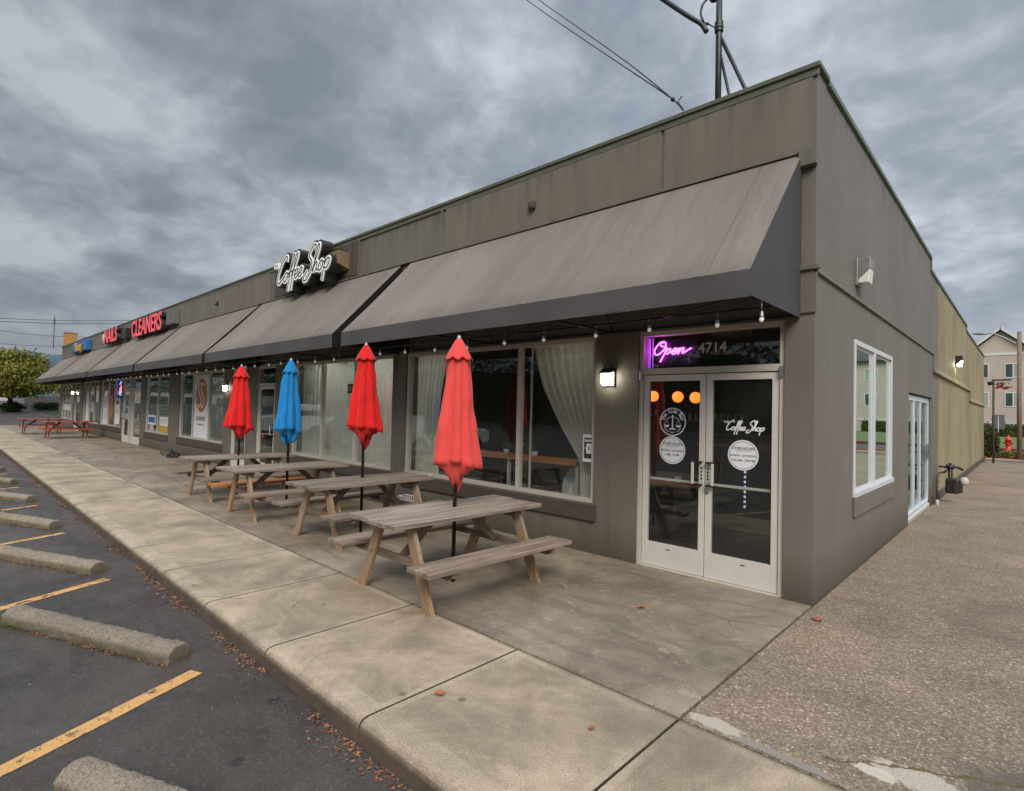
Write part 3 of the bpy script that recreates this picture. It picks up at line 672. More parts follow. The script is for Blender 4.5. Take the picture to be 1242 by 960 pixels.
# (x0,x1,sill,type)
OP=[(-41.0,-37.1,.52,'w'),(-36.75,-35.1,0,'d'),(-34.2,-30.35,.52,'w'),(-29.95,-25.9,.54,'w'),(-25.7,-22.85,0,'dd'),(-22.15,-19.3,.55,'w2'),(-18.2,-14.36,.56,'w'),(-13.78,-12.8,0,'d'),(-12.16,-11.15,0,'d'),(-10.3,-6.5,.58,'w'),(-6.13,-2.35,.58,'w'),(-1.77,-.25,0,'dd')]
g=MB();px_=-41.6
for x0,x1,s_,k in OP:
    g.box(px_,x0,0,.25,-.1,HD+.0)
    if s_>0:g.box(x0,x1,0.004,.25,-.1,s_)
    px_=x1
g.box(px_,-.25,0,.25,-.1,HD)
g.box(-41.6,-.25,0.002,.25,HD,ZT)
g.build('front_wall',M['wall'],B)
# upper fascia panels, proud of the wall
for a,b in ((-5.18,-1.54),(-17.6,-11.6),(-26.5,-17.7),(-35.2,-26.6)):
    MB().box(a,b,-.016,.0,4.10,4.77).build('fascia_panel',M['panel'],B,bevel=.004)
g=MB();g.box(-11.3,-7.75,-.018,0,4.12,4.77);g.build('fascia_panel',M['panel_dark'],B,bevel=.004)
g=MB();g.box(-1.5,-.03,-.014,0,4.06,4.78);g.build('fascia_panel',M['panel'],B,bevel=.004)
for x in (-5.28,-7.7,-11.4,-17.65,-26.55,-35.3):MB().box(x-.02,x+.02,-.022,0,4.08,4.79).build('fascia_batten',M['wall'],B)
g=MB();g.box(-41.65,.034,-.04,.305,ZT-.015,ZT+.03);g.box(-41.65,.02,-.02,.0,ZT-.085,ZT-.015);g.build('parapet_cap',M['cap'],B,bevel=.006)
# a thin flashing over the awning heads
g=MB();g.box(-41.3,-.09,-.05,0,4.06,4.09);g.build('awning_flashing',M['wall'],B)
g=MB();g.box(-.13,.015,-.07,.0,3.93,4.09);g.build('cap_block',M['wall'],B,bevel=.004)
g=MB();g.box(-.16,.045,-.045,.0,2.985,3.03);g.box(-.16,.02,-.02,.0,2.6,2.985);g.build('corner_trim',M['wall'],B,bevel=.006)
# side wall with openings and stepped parapet
g=MB();SW=[(0,1.5,0,0),(3.8,5.28,0,0)]
def sbox(y0,y1,z0,z1,x0=-.25,x1=0):g.box(x0,x1,y0,y1,z0,z1)
sbox(-.0,1.5,-.1,3.0);sbox(1.5,3.8,-.1,.79);sbox(1.5,3.8,2.54,3.0);sbox(3.8,5.28,-.1,3.0);sbox(5.28,8.15,2.1,3.0);sbox(8.15,25.3,-.1,2.33)
sbox(8.15,17.35,2.33,2.65);sbox(8.15,8.3,2.65,3.0)
sbox(0,7.85,3.0,4.81);sbox(7.85,8.3,3.0,4.56);sbox(8.3,16.2,2.65,4.56);sbox(16.2,17.35,2.65,4.4);sbox(17.35,25.3,2.33,4.4)
g.build('side_wall',M['side'],B)
# sloping lip where the upper wall meets the lower one
g=MB()
def lip(y0,y1,z,d=.055,h=.14):g.prism([(.0,z),(d,z),(d,z+.02),(.0,z+h)],'y',y0,y1)
lip(-.02,8.25,2.96,.026,.05);lip(8.25,17.3,2.60);lip(17.3,25.32,2.28)
g.box(0,.026,8.2,8.27,2.61,2.975);g.box(0,.053,17.25,17.33,2.29,2.62)
g.build('wall_lip',M['side'],B)
g=MB();
for a,b,z in ((.31,7.88,4.81),(7.88,16.25,4.56),(16.25,25.35,4.4)):g.box(-.3,.03,a,b,z-.02,z+.035)
g.box(-.28,.026,7.84,7.9,4.56,4.81);g.box(-.28,.026,16.2,16.26,4.41,4.56)
M['cap_green']=basic('cap_metal_green',(.10,.17,.11),.45,var=.3,scale=5)
g.build('parapet_cap',M['cap_green'],B,bevel=.005)
g=MB();g.box(0,.03,8.2,25.3,-.1,.17);g.build('base_course',M['trim'],B,bevel=.01)
g=MB();g.box(-41.6,-41.35,.25,25,-.1,4.7);g.box(-41.35,-.25,25,25.25,-.1,4.3);g.build('rear_wall',M['side'],B)
g=MB();g.box(-41.35,-.3,.3,25,4.2,4.3);g.build('roof',M['shingle'],B)
# interior shell
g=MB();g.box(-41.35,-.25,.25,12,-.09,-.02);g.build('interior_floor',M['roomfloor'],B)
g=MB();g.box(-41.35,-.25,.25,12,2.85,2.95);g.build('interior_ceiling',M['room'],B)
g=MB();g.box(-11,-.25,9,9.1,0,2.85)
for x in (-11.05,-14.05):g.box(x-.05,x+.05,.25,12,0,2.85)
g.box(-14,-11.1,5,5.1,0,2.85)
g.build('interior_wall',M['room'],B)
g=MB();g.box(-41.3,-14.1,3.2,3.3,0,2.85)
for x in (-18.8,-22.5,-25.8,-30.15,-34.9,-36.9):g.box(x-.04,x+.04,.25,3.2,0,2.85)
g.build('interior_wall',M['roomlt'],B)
# ---- window builder (facade)
def window(x0,x1,z0,z1,n,mat='frame',gm='glass',fwid=.055,y=.03,label=None,mull=None):
    m=MB();t=fwid
    m.box(x0,x1,y,y+.09,z1-t,z1);m.box(x0,x1,y-.012,y+.1,z0,z0+t*.9)
    m.box(x0,x0+t,y,y+.09,z0+t*.9,z1-t);m.box(x1-t,x1,y,y+.09,z0+t*.9,z1-t)
    edges=[x0+(x1-x0)*i/n for i in range(1,n)] if not mull else mull
    for e_ in edges:m.box(e_-t*.5,e_+t*.5,y+.002,y+.088,z0+t*.9,z1-t)
    o=m.build('window',M[mat],B,bevel=.004)
    if label:o['label']=label
    E=[x0+t/2]+list(edges)+[x1-t/2]
    for a,b in zip(E[:-1],E[1:]):
        p=MB().box(a+t*.45,b-t*.45,y+.04,y+.046,z0+t*.85,z1-t+.004);p.build('pane',M[gm],o)
    return o
def sill(x0,x1,z):
    m=MB();m.box(x0-.05,x1+.05,-.035,.004,z-.20,z-.012);m.build('sill',M['trim'],B,bevel=.008)
window(-6.13,-2.35,.58,HD,3,label='wide three-pane window with draped sheer curtains')
window(-10.3,-6.5,.58,HD,3,label='three-pane window fully covered by white curtains')
window(-18.2,-14.36,.56,HD,3,gm='glassfar',mull=[-17.0,-15.62],label='three-pane window with a white banner in its middle pane')
window(-22.15,-19.3,.55,HD,2,gm='glassfar')
window(-29.95,-25.9,.54,HD,3,gm='glassfar');window(-34.2,-30.35,.52,HD,3,gm='glassfar');window(-41.0,-37.1,.52,HD,4,gm='glassfar')
for a,b,z in ((-6.13,-2.35,.58),(-10.3,-6.5,.58),(-18.2,-14.36,.56),(-22.15,-19.3,.55),(-29.95,-25.9,.54),(-34.2,-30.35,.52)):sill(a,b,z)
# second set of inner frame lines in the big window
g=MB();g.box(-3.50,-3.475,.15,.17,.6,HD-.05);g.build('window_track',M['frame'],B)
# ---- door builder
def door_leaf(x0,x1,hinge,mat='frame_lt',gm='glass',y=.035,handle=True,panic=True):
    m=MB();s=.062
    m.box(x0,x0+s,y,y+.045,.02,2.08);m.box(x1-s,x1,y,y+.045,.02,2.08);m.box(x0+s,x1-s,y,y+.045,2.015,2.08);m.box(x0+s,x1-s,y,y+.045,.02,.27)
    o=m.build('door',M[mat],B,bevel=.003)
    MB().box(x0+s-.004,x1-s+.004,y+.02,y+.026,.265,2.02).build('pane',M[gm],o)
    if panic:MB().box(x0+s,x1-s,y+.05,y+.075,.94,.965).build('push_bar',M['frame_lt'],o,bevel=.004)
    if handle:
        hx=x1-.10 if hinge=='l' else x0+.10
        hx2=x1-.03 if hinge=='l' else x0+.03
        h=MB();h.box(hx-.013,hx+.013,y-.07,y-.055,.955,1.175);h.build('handle',M['frame_lt'],o,bevel=.003)
        for z_ in (1.17,.94):MB().box(min(hx,hx2)-.01,max(hx,hx2)+.012,y-.06,y-.002,z_,z_+.016).build('bracket',M['black'],o,bevel=.002)
        h=MB();h.box(hx2-.016,hx2+.016,y-.006,y,.97,1.16)
        h.build('mail_plate',M['frame_lt'],o);h=MB()
        for i in range(4):h.box(hx2-.007,hx2+.007,y-.009,y-.006,1.0+i*.035,1.02+i*.035)
        h.build('keypad',M['black'],o)
    return o
def dframe(x0,x1,tr=True,mat='frame',mids=()):
    m=MB();t=.048;y=.02
    m.box(x0,x0+t,y,y+.11,-.0,HD);m.box(x1-t,x1,y,y+.11,0,HD);m.box(x0+t,x1-t,y,y+.11,HD-t,HD)
    if tr:m.box(x0+t,x1-t,y,y+.11,2.09,2.155)
    m.box(x0+t,x1-t,y-.02,y+.13,-.0,.016)
    for q in mids:m.box(q-t/2,q+t/2,y,y+.11,.0,HD-t)
    o=m.build('door_frame',M[mat],B,bevel=.003)
    if tr:MB().box(x0+t,x1-t,y+.05,y+.056,2.15,HD-t+.003).build('transom_pane',M['glass'],o)
    for hx in (x0+t*.6,x1-t*.6):MB().box(hx-.018,hx+.018,y-.022,y,2.03,2.13).build('hinge',M['steel'],o,bevel=.003)
    return o
DF=dframe(-1.77,-.25)
DL=door_leaf(-1.715,-1.012,'l');DR=door_leaf(-1.004,-.305,'r')
DL['label']='left glass door leaf with the bar emblem and its store hours';DR['label']='right glass door leaf with the coffee shop lettering and its store hours'
MB().lathe([(.0001,.0),(.016,.0),(.018,-.01)],(0,0,0),14).build('lock',M['steel'],DR,loc=(-.978,.022,.88),rot=(R(90),0,0))
for x,p_ in ((-1.40,DL),(-.62,DR)):MB().box(x-.02,x+.02,.030,.036,.215,.222).build('screw_slot',M['black'],p_)
dframe(-12.16,-11.15);door_leaf(-12.10,-11.21,'l',gm='glassfar',handle=True)
dframe(-13.78,-12.8);door_leaf(-13.72,-12.86,'l',gm='glassfar')
dframe(-25.7,-22.85,mids=(-24.7,-24.2));door_leaf(-25.64,-24.74,'r',gm='glassfar');door_leaf(-24.15,-22.9,'l',gm='glassfar')
dframe(-36.75,-35.1);door_leaf(-36.69,-35.16,'l',gm='glassfar')
# side window and door
def xwindow(y0,y1,z0,z1):
    m=MB();t=.058;x=.012
    m.box(x-.1,x,y0,y1,z1-t,z1);m.box(x-.1,x+.02,y0-.02,y1+.02,z0,z0+t);m.box(x-.1,x,y0,y0+t,z0+t,z1-t);m.box(x-.1,x,y1-t,y1,z0+t,z1-t)
    c_=(y0+y1)/2-.05;m.box(x-.06,x-.002,c_-.04,c_+.04,z0+t,z1-t)
    for a,b in ((y0+t,c_-.05),(c_+.05,y1-t)):
        m.box(x-.042,x-.028,a,a+.016,z0+t,z1-t);m.box(x-.042,x-.028,b-.016,b,z0+t,z1-t);m.box(x-.042,x-.028,a+.016,b-.016,z0+t,z0+t+.03);m.box(x-.042,x-.028,a+.016,b-.016,z1-t-.03,z1-t)
    o=m.build('window',M['vinyl'],B,bevel=.004);o['label']='white vinyl two-pane window in the side wall'
    for a,b in ((y0+t,c_-.05),(c_+.05,y1-t)):MB().box(x-.037,x-.033,a+.014,b-.014,z0+t+.028,z1-t-.028).build('pane',M['glassg'],o)
xwindow(1.52,3.78,.80,2.53)
g=MB();g.box(0,.03,1.5,3.95,.585,.79);g.build('sill',M['side'],B,bevel=.01)
m=MB();x=-.05;t=.07
m.box(x-.05,x,5.30,5.30+t,.06,2.08);m.box(x-.09,x,8.13-t,8.13,.06,2.08);m.box(x-.09,x,5.3,8.13,.02,.10);m.box(x-.088,x-.002,5.37,8.06,1.985,2.08)
m.box(x-.045,x-.003,6.25,6.38,.10,1.985);m.box(x-.045,x-.003,7.04,7.13,.1,1.985)
m.box(x-.05,x-.03,5.37,6.25,.1,.2);m.box(x-.05,x-.03,6.42,7.04,.1,.2);m.box(x-.05,x-.03,7.16,8.06,.1,.2)
SD=m.build('door',M['blueframe'],B,bevel=.005);SD['label']='pale blue framed glass double door in the side wall'
for a,b in ((5.37,6.25),(6.42,7.04),(7.16,8.06)):MB().box(x-.03,x-.025,a,b,.15,1.99).build('pane',M['glassfar'],SD)
h=MB();h.box(x,x+.012,7.98,8.03,.9,1.2);h.tube([(x+.01,8.0,1.05),(x+.06,8.0,1.05),(x+.06,7.86,1.05)],.011,8);h.build('handle',M['steel'],SD)
g=MB();g.box(-.22,-.03,5.28,8.15,-.05,.03);g.build('threshold',M['frame_lt'],B,bevel=.004)
MB().box(-.2,-.002,5.25,5.28,0,2.12)
# ------------------------------------------------------------------ lettering strokes
GL={
'C':(1.15,[[(1.25,2.2),(1.22,2.7),(.95,2.85),(.45,2.2),(.1,1.1),(.12,.2),(.42,-.05),(.85,.25),(1.15,.6)]]),
'o':(.82,[[(.62,.8),(.35,.98),(.08,.55),(.14,.1),(.4,0),(.66,.35),(.62,.8),(.82,.72)]]),
'f':(.52,[[(0,.3),(.3,1.2),(.55,2.2),(.52,2.75),(.33,2.5),(.25,1),(.22,-.5),(.25,-1.25)],[(.0,.85),(.35,.95),(.6,.95)]]),
'e':(.66,[[(.0,.35),(.4,.5),(.52,.85),(.34,1.0),(.1,.65),(.14,.15),(.36,0),(.66,.3)]]),
'S':(1.2,[[(1.2,2.2),(1.2,2.8),(.85,2.9),(.4,2.3),(.45,1.8),(.95,1.2),(.95,.2),(.55,-.55),(.12,-.6),(.1,-.1),(.45,.35)]]),
'h':(.86,[[(.0,.2),(.4,1.6),(.55,2.5),(.42,2.85),(.27,2.4),(.2,1),(.15,0),(.25,.6),(.5,1.0),(.64,.75),(.62,.15),(.86,.2)]]),
'p':(.9,[[(.1,1.0),(.1,0),(.1,-1.2)],[(.1,.45),(.35,.95),(.65,.95),(.72,.5),(.5,.05),(.15,.15)]]),
'O':(1.35,[[(.9,2.3),(.45,2.1),(.1,1.2),(.2,.3),(.65,.0),(1.15,.6),(1.3,1.5),(1.0,2.2),(.6,2.0),(.75,1.5),(1.4,1.4)]]),
'P':(.95,[[(.1,.9),(.25,1.05),(.15,0),(.0,-1.3)],[(.15,.3),(.45,.95),(.72,.85),(.68,.3),(.35,.05),(.9,.4)]]),
'n':(1.1,[[(.0,.4),(.2,1.0),(.2,0),(.4,.75),(.65,1.0),(.72,.6),(.72,.1),(1.0,.3),(1.6,.9)]]),
' ':(.35,[]),}
def strokes(txt,x,z,w,h,shear=.22,track=1.0,k=7):
    """strokes of txt fitted into a box of width w and height h with lower left x,z"""
    out=[];pen=0
    for ch in txt:
        adv,S_=GL[ch]
        for s_ in S_:out.append([(p[0]+pen+shear*p[1],p[1]) for p in s_])
        pen+=adv*track
    xs_=[p[0] for s_ in out for p in s_];zs_=[p[1] for s_ in out for p in s_]
    a,b,c_,d_=min(xs_),max(xs_),min(zs_),max(zs_)
    return [[Vector((x+(p[0]-a)/(b-a)*w,z+(p[1]-c_)/(d_-c_)*h)) for p in spline(s_,k)] for s_ in out]
def TM(x,y,z):return Matrix.Translation((x,y,z))@Euler((R(90),0,0)).to_matrix().to_4x4()
# door decals (on the outer face of the glass)
yd=.050
g=MB()
for i,s_ in enumerate(strokes('Coffee Shop',-.80,1.475,.36,.14,track=.95)):g.ribbon(s_,.0105,yd-.0005*i*.4,yd+.0,dy=.00002)
g.text('THE',.03,TM(-.80,yd,1.585),0,.001)
g.build('decal',M['sticker'],DR)
def hours(cx_,cz,r_,days,hrs,parent,inner):
    g=MB();g.disc((cx_,yd,cz),r_,40);o=g.build('decal',M['sticker'],parent)
    g=MB();y2=yd-.0012;g.disc((cx_,y2,cz),r_*.90,40,r0=r_*.875)
    g.text('STORE HOURS',r_*.255,TM(cx_,y2,cz+r_*.36),0,.0004,sx=.9);g.box(cx_-r_*.52,cx_+r_*.52,y2-.0004,y2,cz+r_*.28,cz+r_*.30)
    g.text(days,r_*.195,TM(cx_,y2,cz-r_*.10),0,.0004,sx=.88);g.text(hrs,r_*.22,TM(cx_,y2,cz-r_*.42),0,.0004,sx=.9)
    g.build('lettering',M['ink'],parent)
hours(-.635,1.277,.148,'SUNDAY - SATURDAY','7:30 AM - 2:00 PM',DR,None)
hours(-1.378,1.277,.148,'MONDAY - SATURDAY','4 PM - 10 PM',DL,None)
# round bar emblem with balance scales
ex,ez,er=-1.378,1.578,.150
g=MB();g.disc((ex,yd,ez),er,44,r0=er*.93)
def arc_text(m,txt,r_,a0,a1,size,inward=False,bold=.001):
    n=len(txt)
    for i,ch in enumerate(txt):
        if ch==' ':continue
        a=R(a0+(a1-a0)*i/(n-1));rot=(a-R(90)) if not inward else (a+R(90))
        Mx=Matrix.Translation((ex+r_*math.cos(a),yd-.0012,ez+r_*math.sin(a)))@Euler((R(90),0,0)).to_matrix().to_4x4()@Matrix.Rotation(rot,4,'Z')
        m.text(ch,size,Mx,0,bold)
arc_text(g,'The Side Bar',er*.64,166,14,.062,bold=.0015)
arc_text(g,'COFFEE SHOP - NIGHT',er*.80,216,324,.019,True,.0003)
y2=yd-.001
g.box(ex-.007,ex+.007,y2-.001,y2,ez-.075,ez+.06);g.box(ex-.036,ex+.036,y2-.0012,y2-.0001,ez-.083,ez-.070);g.disc((ex,y2-.0005,ez+.064),.011,12)
for sg in (-1,1):
    arm=spline([(ex,ez+.052),(ex+sg*.035,ez+.046),(ex+sg*.068,ez+.025)],5);g.ribbon(arm,.006,y2-.0006,y2)
    hx=ex+sg*.068
    for q in (-.026,.026):g.ribbon([Vector((hx,ez+.025)),Vector((hx+q,ez-.035))],.003,y2-.0008,y2)
    g.add([(hx+.031*math.cos(a),y2-.001,ez-.035+.024*math.sin(a)) for a in [math.pi+math.pi*i/12 for i in range(13)]],[tuple(range(13))])
g.build('emblem',M['sticker'],DL)
# transom: 4714
g=MB();g.text('4714',.15,TM(-.96,.058,2.30),0,.002,sx=1.0);tag(g.build('number_decal',M['letters'],B),None)
# neon Open sign inside transom
g=MB()
for i,s_ in enumerate(strokes('OPen',-1.66,2.235,.43,.225,shear=.25,track=.98)):
    g.tube([(p.x,.15+.002*i,p.y) for p in s_],.0068,6)
NS=empty('neon_sign',(-1.4,.15,2.2),0,'magenta neon sign reading Open behind the transom glass over the doors','neon sign')
for i in range(len(g.v)):
    v=g.v[i];g.v[i]=(v[0]+1.4,v[1]-.15,v[2]-2.2)
g.build('neon_tube',M['neon'],NS);MB().box(-.24,.22,.03,.036,0,.28).build('backing',M['black'],NS)
pu=emis('purple_glow_strip',(.6,.05,1,1),.7)
g=MB();g.box(-.325,-.305,-.02,.0,-.03,.30);g.box(-.27,-.262,-.03,-.02,-.03,.3);g.build('side_tube',pu,NS)  # glowing strips stand in for neon light on the left jamb
for x,y,lab in ((-9.3,1.0,'left fluorescent ceiling panel behind the pleated curtains'),(-7.4,1.0,'right fluorescent ceiling panel behind the pleated curtains'),(-16.3,2.0,'fluorescent ceiling panel behind the banner window'),(-20.7,1.6,'fluorescent ceiling panel behind the blind slats'),(-24.2,1.8,'fluorescent ceiling panel inside the far double door'),(-28,1.8,'fluorescent ceiling panel above the shop with the reddish poster'),(-32.3,1.8,'fluorescent ceiling panel behind the west window blinds'),(-39,1.8,'fluorescent ceiling panel inside the farthest shop')):  # unseen panels, added to light the curtains and rooms from inside
    o=empty('ceiling_light',(x,y,2.84),0,lab,'ceiling light','fluorescent ceiling panels inside the shops')
    MB().box(-.6,.6,-.15,.15,-.03,0).build('frame',M['white'],o);MB().box(-.57,.57,-.12,.12,-.035,-.031).build('diffuser',M['fluo'],o)
M['recess']=emis('recessed_lamp',(1,.88,.70,1),80)  # added, unseen lamps that whiten the corner window curtains
for x,y,lab in ((-2.9,1.0,'small recessed ceiling light behind the right curtain of the corner window'),(-5.7,1.0,'small recessed ceiling light behind the left curtain of the corner window')):
    o=empty('ceiling_light',(x,y,2.85),0,lab,'ceiling light','recessed ceiling lights in the corner shop')
    MB().lathe([(.09,0),(.13,0),(.13,-.02),(.09,-.02)],(0,0,0),18).build('ring',M['white'],o);MB().lathe([(.0001,-.012),(.09,-.012)],(0,0,0),18).build('diffuser',M['recess'],o)
# small ceiling light and vent bar seen in the transom
o=MB().box(-.46,-.34,.6,.68,2.72,2.735).build('ceiling_light',M['warm']);tag(o,'small warm ceiling light seen through the transom over the right door','light')
o=MB().box(-1.05,-.72,.2,.5,2.5,2.56).build('door_closer_box',M['roomlt'],bevel=.02);tag(o,'grey rounded housing behind the top of the transom glass','housing')
# ------------------------------------------------------------------ awnings
AW=[(-6.03,-.115,'long taupe canvas awning over the corner entrance, stained with rust streaks, nearest of the row'),
    (-11.95,-6.30,'second taupe awning from the corner, below the Coffee Shop sign'),
    (-18.10,-12.12,'third taupe awning from the corner, right of the CLEANERS sign'),
    (-25.35,-18.30,'fourth taupe awning from the corner, under the CLEANERS sign'),
    (-33.70,-25.52,'fifth taupe awning from the corner, under the NAILS sign'),
    (-41.05,-33.85,'farthest taupe awning at the west end, under the blue and yellow sign')]
YF=-1.25
for x0,x1,lab in AW:
    A=empty('awning',(x1,0,2.56),0,lab,'awning','canvas awnings along the shop front')
    W_=x1-x0
    nx=int(W_/.07);g=MB();vs=[];rows=12
    for i in range(nx+1):
        for j in range(rows+1):
            t=j/rows;xx=-W_+W_*i/nx;sag=-.022*math.sin(math.pi*t)*(.45+.55*abs(math.sin(math.pi*(xx+.35)/1.46)))+.004*math.sin(xx*23+t*5)*t
            vs.append((xx,-.012+(YF+.012)*t,(4.07-2.56)*(1-t)+(2.755-2.56)*t+sag))
    g.add(vs,[(i*(rows+1)+j,i*(rows+1)+j+1,(i+1)*(rows+1)+j+1,(i+1)*(rows+1)+j) for i in range(nx) for j in range(rows)],0,True)
    g.build('canvas',M['awning'],A)
    g=MB();vs=[]
    for i in range(nx+1):
        xx=-W_+W_*i/nx
        for z in (.196,.1,0.0):vs.append((xx,YF-.002-.006*math.sin(xx*3.7)*(1-z/.196),z))
    g.add(vs,[(i*3+j,i*3+j+1,i*3+4+j,i*3+3+j) for i in range(nx) for j in range(2)],0,True)
    g.box(-W_,0,YF-.006,YF+.004,-.012,.008)
    g.build('valance',M['valance'],A)
    for xx in (0,-W_):
        MB().quad((xx,-.012,1.51),(xx,YF,.195),(xx,YF,0),(xx,-.012,0)).build('end_panel',M['valance_end'] if (x1>-1 and xx==0) else M['black'],A)
    g=MB();g.quad((-W_+.01,-.02,1.43),(-W_+.01,YF+.012,.12),(-.01,YF+.012,.12),(-.01,-.02,1.43))
    g.quad((-W_+.01,YF+.011,.18),(-W_+.01,YF+.011,.0),(-.01,YF+.011,.0),(-.01,YF+.011,.18))
    for xx in (-.012,-W_+.012):g.quad((xx,-.02,1.49),(xx,YF+.012,.18),(xx,YF+.012,0),(xx,-.02,0))
    g.build('lining',M['black'],A)
    g=MB();n=max(3,int(W_/1.5))
    g.tube([(-W_+.02,YF+.03,.02),(-.02,YF+.03,.02)],.0125,6);g.tube([(-W_+.02,-.03,.02),(-.02,-.03,.02)],.0125,6);g.tube([(-W_+.02,-.6,.02),(-.02,-.6,.02)],.01,6)
    for i in range(n+1):
        xx=-.03-(W_-.06)*i/n
        g.tube([(xx,-.03,.02),(xx,YF+.03,.02)],.0125,6);g.tube([(xx,YF+.03,.18),(xx,-.03,1.46)],.0125,6);g.tube([(xx,-.6,.02),(xx,-.6,.82)],.01,6);g.tube([(xx,-.03,.02),(xx,-.6,.82)],.008,6)
        if i<n:g.tube([(xx,YF+.03,.02),(xx-(W_-.06)/n,-.03,.02)],.007,5)
    g.build('frame',M['blackmetal'],A)
# ------------------------------------------------------------------ string lights
SL=empty('string_lights',(0,-1.0,2.55),0,'string of small clear bulbs hanging under the front edge of the awnings','string lights')
bx=[-.11,-.46,-1.08,-1.66,-2.31,-2.9,-3.52,-4.15,-4.76,-5.35,-5.98,-6.68,-7.32,-7.95,-8.6];q=-9.15
while q>-23.5:bx.append(q+random.uniform(-.08,.08));q-=.58
pts=[]
for i,x in enumerate(bx):
    pts.append((x,0,.0))
    if i<len(bx)-1:pts.append(((x+bx[i+1])/2,.0,-.035))
MB().tube(pts,.0035,5).build('cable',M['blackmetal'],SL)
bulb=None
for i,x in enumerate(bx):
    dz=random.uniform(-.012,.012)
    if bulb is None:
        b=MB().ball((0,0,-.018),.0175,10,sz=1.2);bulb=b.build('bulb',M['bulb'],SL)
        s_=MB();s_.tube([(0,0,.11),(0,0,.045)],.003,5);s_.lathe([(.001,.05),(.012,.045),(.017,.0),(.016,-.006)],(0,0,0),10);s_.build('socket',M['steel'],bulb)
        o=bulb
    else:o=copy_tree(bulb,SL)
    o.location=(x,random.uniform(-.02,.02),-.125+dz)
# ------------------------------------------------------------------ wall lamps (lit)
def wall_lamp(x,z,lab,tiny=False):
    o=empty('wall_lamp',(x,-.0,z),0,lab,'wall lamp','lit wall lamps on the shop front')
    h=MB();h.box(-.075,.075,-.03,0,-.09,.11);h.prism([(-.03,.075),(-.10,.05),(-.11,.075),(-.03,.115)],'x',-.08,.08);h.build('housing',M['darkmetal'],o,bevel=.006)
    h=MB();h.prism([(-.03,-.085),(-.03,.074),(-.095,.055),(-.085,-.07)],'x',-.068,.068);h.build('diffuser',M['lamp'],o,bevel=.008)
    h=MB();h.ball((.0,-.05,.135),.016,8);h.build('sensor',M['steel'],o)
wall_lamp(-2.14,2.055,'lit square wall lamp on the pier between the entrance doors and the curtained window')
wall_lamp(-14.12,2.06,'lit wall lamp on the pier right of the banner window')
wall_lamp(-37.0,2.02,'small lit wall lamp at the far west end of the shop front')
def side_lamp(y,z,lab,lit):
    o=empty('side_wall_lamp',(0,y,z),0,lab,'wall lamp');o.scale=(.85,.85,.85)
    h=MB();h.box(0,.035,-.13,.13,-.17,.17);h.prism([(.03,-.10),(.03,.165),(.17,.165),(.17,.03)],'y',-.12,.12)
    h.build('housing',M['steel'] if not lit else M['darkmetal'],o,bevel=.006)
    h=MB();h.prism([(.034,-.15),(.034,-.098),(.168,.026),(.15,-.15)],'y',-.112,.112);h.build('diffuser',M['lampglass'] if not lit else M['lamp'],o,bevel=.01)
side_lamp(1.62,3.27,'unlit grey box lamp with frosted glass high on the side wall above the window',False)
side_lamp(12.9,3.2,'lit box lamp on the olive part of the side wall',True)
o=empty('junction_box',(-3.38,-.016,4.37),0,'small square weathered box on the fascia above the nearest awning','box')
MB().box(-.05,.05,-.06,0,-.05,.05).build('cover',M['wall'],o,bevel=.01);MB().box(-.038,.038,-.066,-.059,-.03,.038).build('lid',M['trim'],o,bevel=.004)
o=tag(MB().box(-15.03,-14.97,-.05,-.016,4.36,4.48).tube([(-15,-.06,4.4),(-15,-.1,4.37)],.02,8).build('fascia_spotlight',M['darkmetal']),'tiny dark spotlight on the fascia left of the Coffee Shop sign','spotlight')
# ------------------------------------------------------------------ signs
def shift(m,o):
    m.v=[(v[0]-o[0],v[1]-o[1],v[2]-o[2]) for v in m.v];return m
SG=(-9.4,-.2,4.35)
S1=empty('shop_sign',SG,0,'white outlined script sign reading THE Coffee Shop on dark channel letters','sign')
st=strokes('Coffee Shop',-10.40,4.03,2.25,.76,shear=.2,track=.97,k=8)
g=MB()
for i,s_ in enumerate(st):g.ribbon(s_,.17,-.335-.0012*i,-.12,dy=.00003)
shift(g,SG).build('letter_body',M['signbody'],S1)
g=MB()
for i,s_ in enumerate(st):g.ribbon(s_,.092,-.352-.0012*i,-.336,dy=.00003)
g.box(-10.58,-10.38,-.36,-.25,4.60,4.71)
shift(g,SG).build('letter_face',M['signwhite'],S1)
g=MB()
for i,s_ in enumerate(st):g.ribbon(s_,.026,-.357-.0012*i,-.350,dy=.00003)
g.text('THE',.085,TM(-10.48,-.3615,4.625),0,.002)
shift(g,SG).build('letter_inline',M['darkmetal'],S1)
g=MB();g.box(-10.5,-8.05,-.10,-.018,4.30,4.50);g.prism([(-.018,4.26),(-.26,4.34),(-.26,4.58),(-.018,4.58)],'x',-8.35,-8.02)
shift(g,SG).build('raceway',M['tan'],S1,bevel=.005)
def channel(txt,x0,x1,z,hgt,fm,lab,dy=-.30,slope=0):
    c_=((x0+x1)/2,-.1,z);o=empty('shop_sign',c_,0,lab,'sign')
    for nm,y,ex_,mt,bo in (('letter_body',dy+.10,.10,M['signbody'],.012),('letter_face',dy-.006,.003,fm,.016)):
        m=MB();m.text(txt,hgt*1.35,TM(0,y+.1,-hgt*.5),ex_,bo);w_=max(v[0] for v in m.v)-min(v[0] for v in m.v);k=(x1-x0)/w_
        m.v=[(v[0]*k,v[1],v[2]) for v in m.v];m.build(nm,mt,o)
    m=MB().box((x0-x1)/2,(x1-x0)/2+.25,.0,.084,-.06,.10);m.build('raceway',M['signbody'],o);return o
S2=channel('CLEANERS',-23.2,-19.3,4.36,.62,M['redsign'],'pink-red channel letter sign reading CLEANERS above the fourth awning')
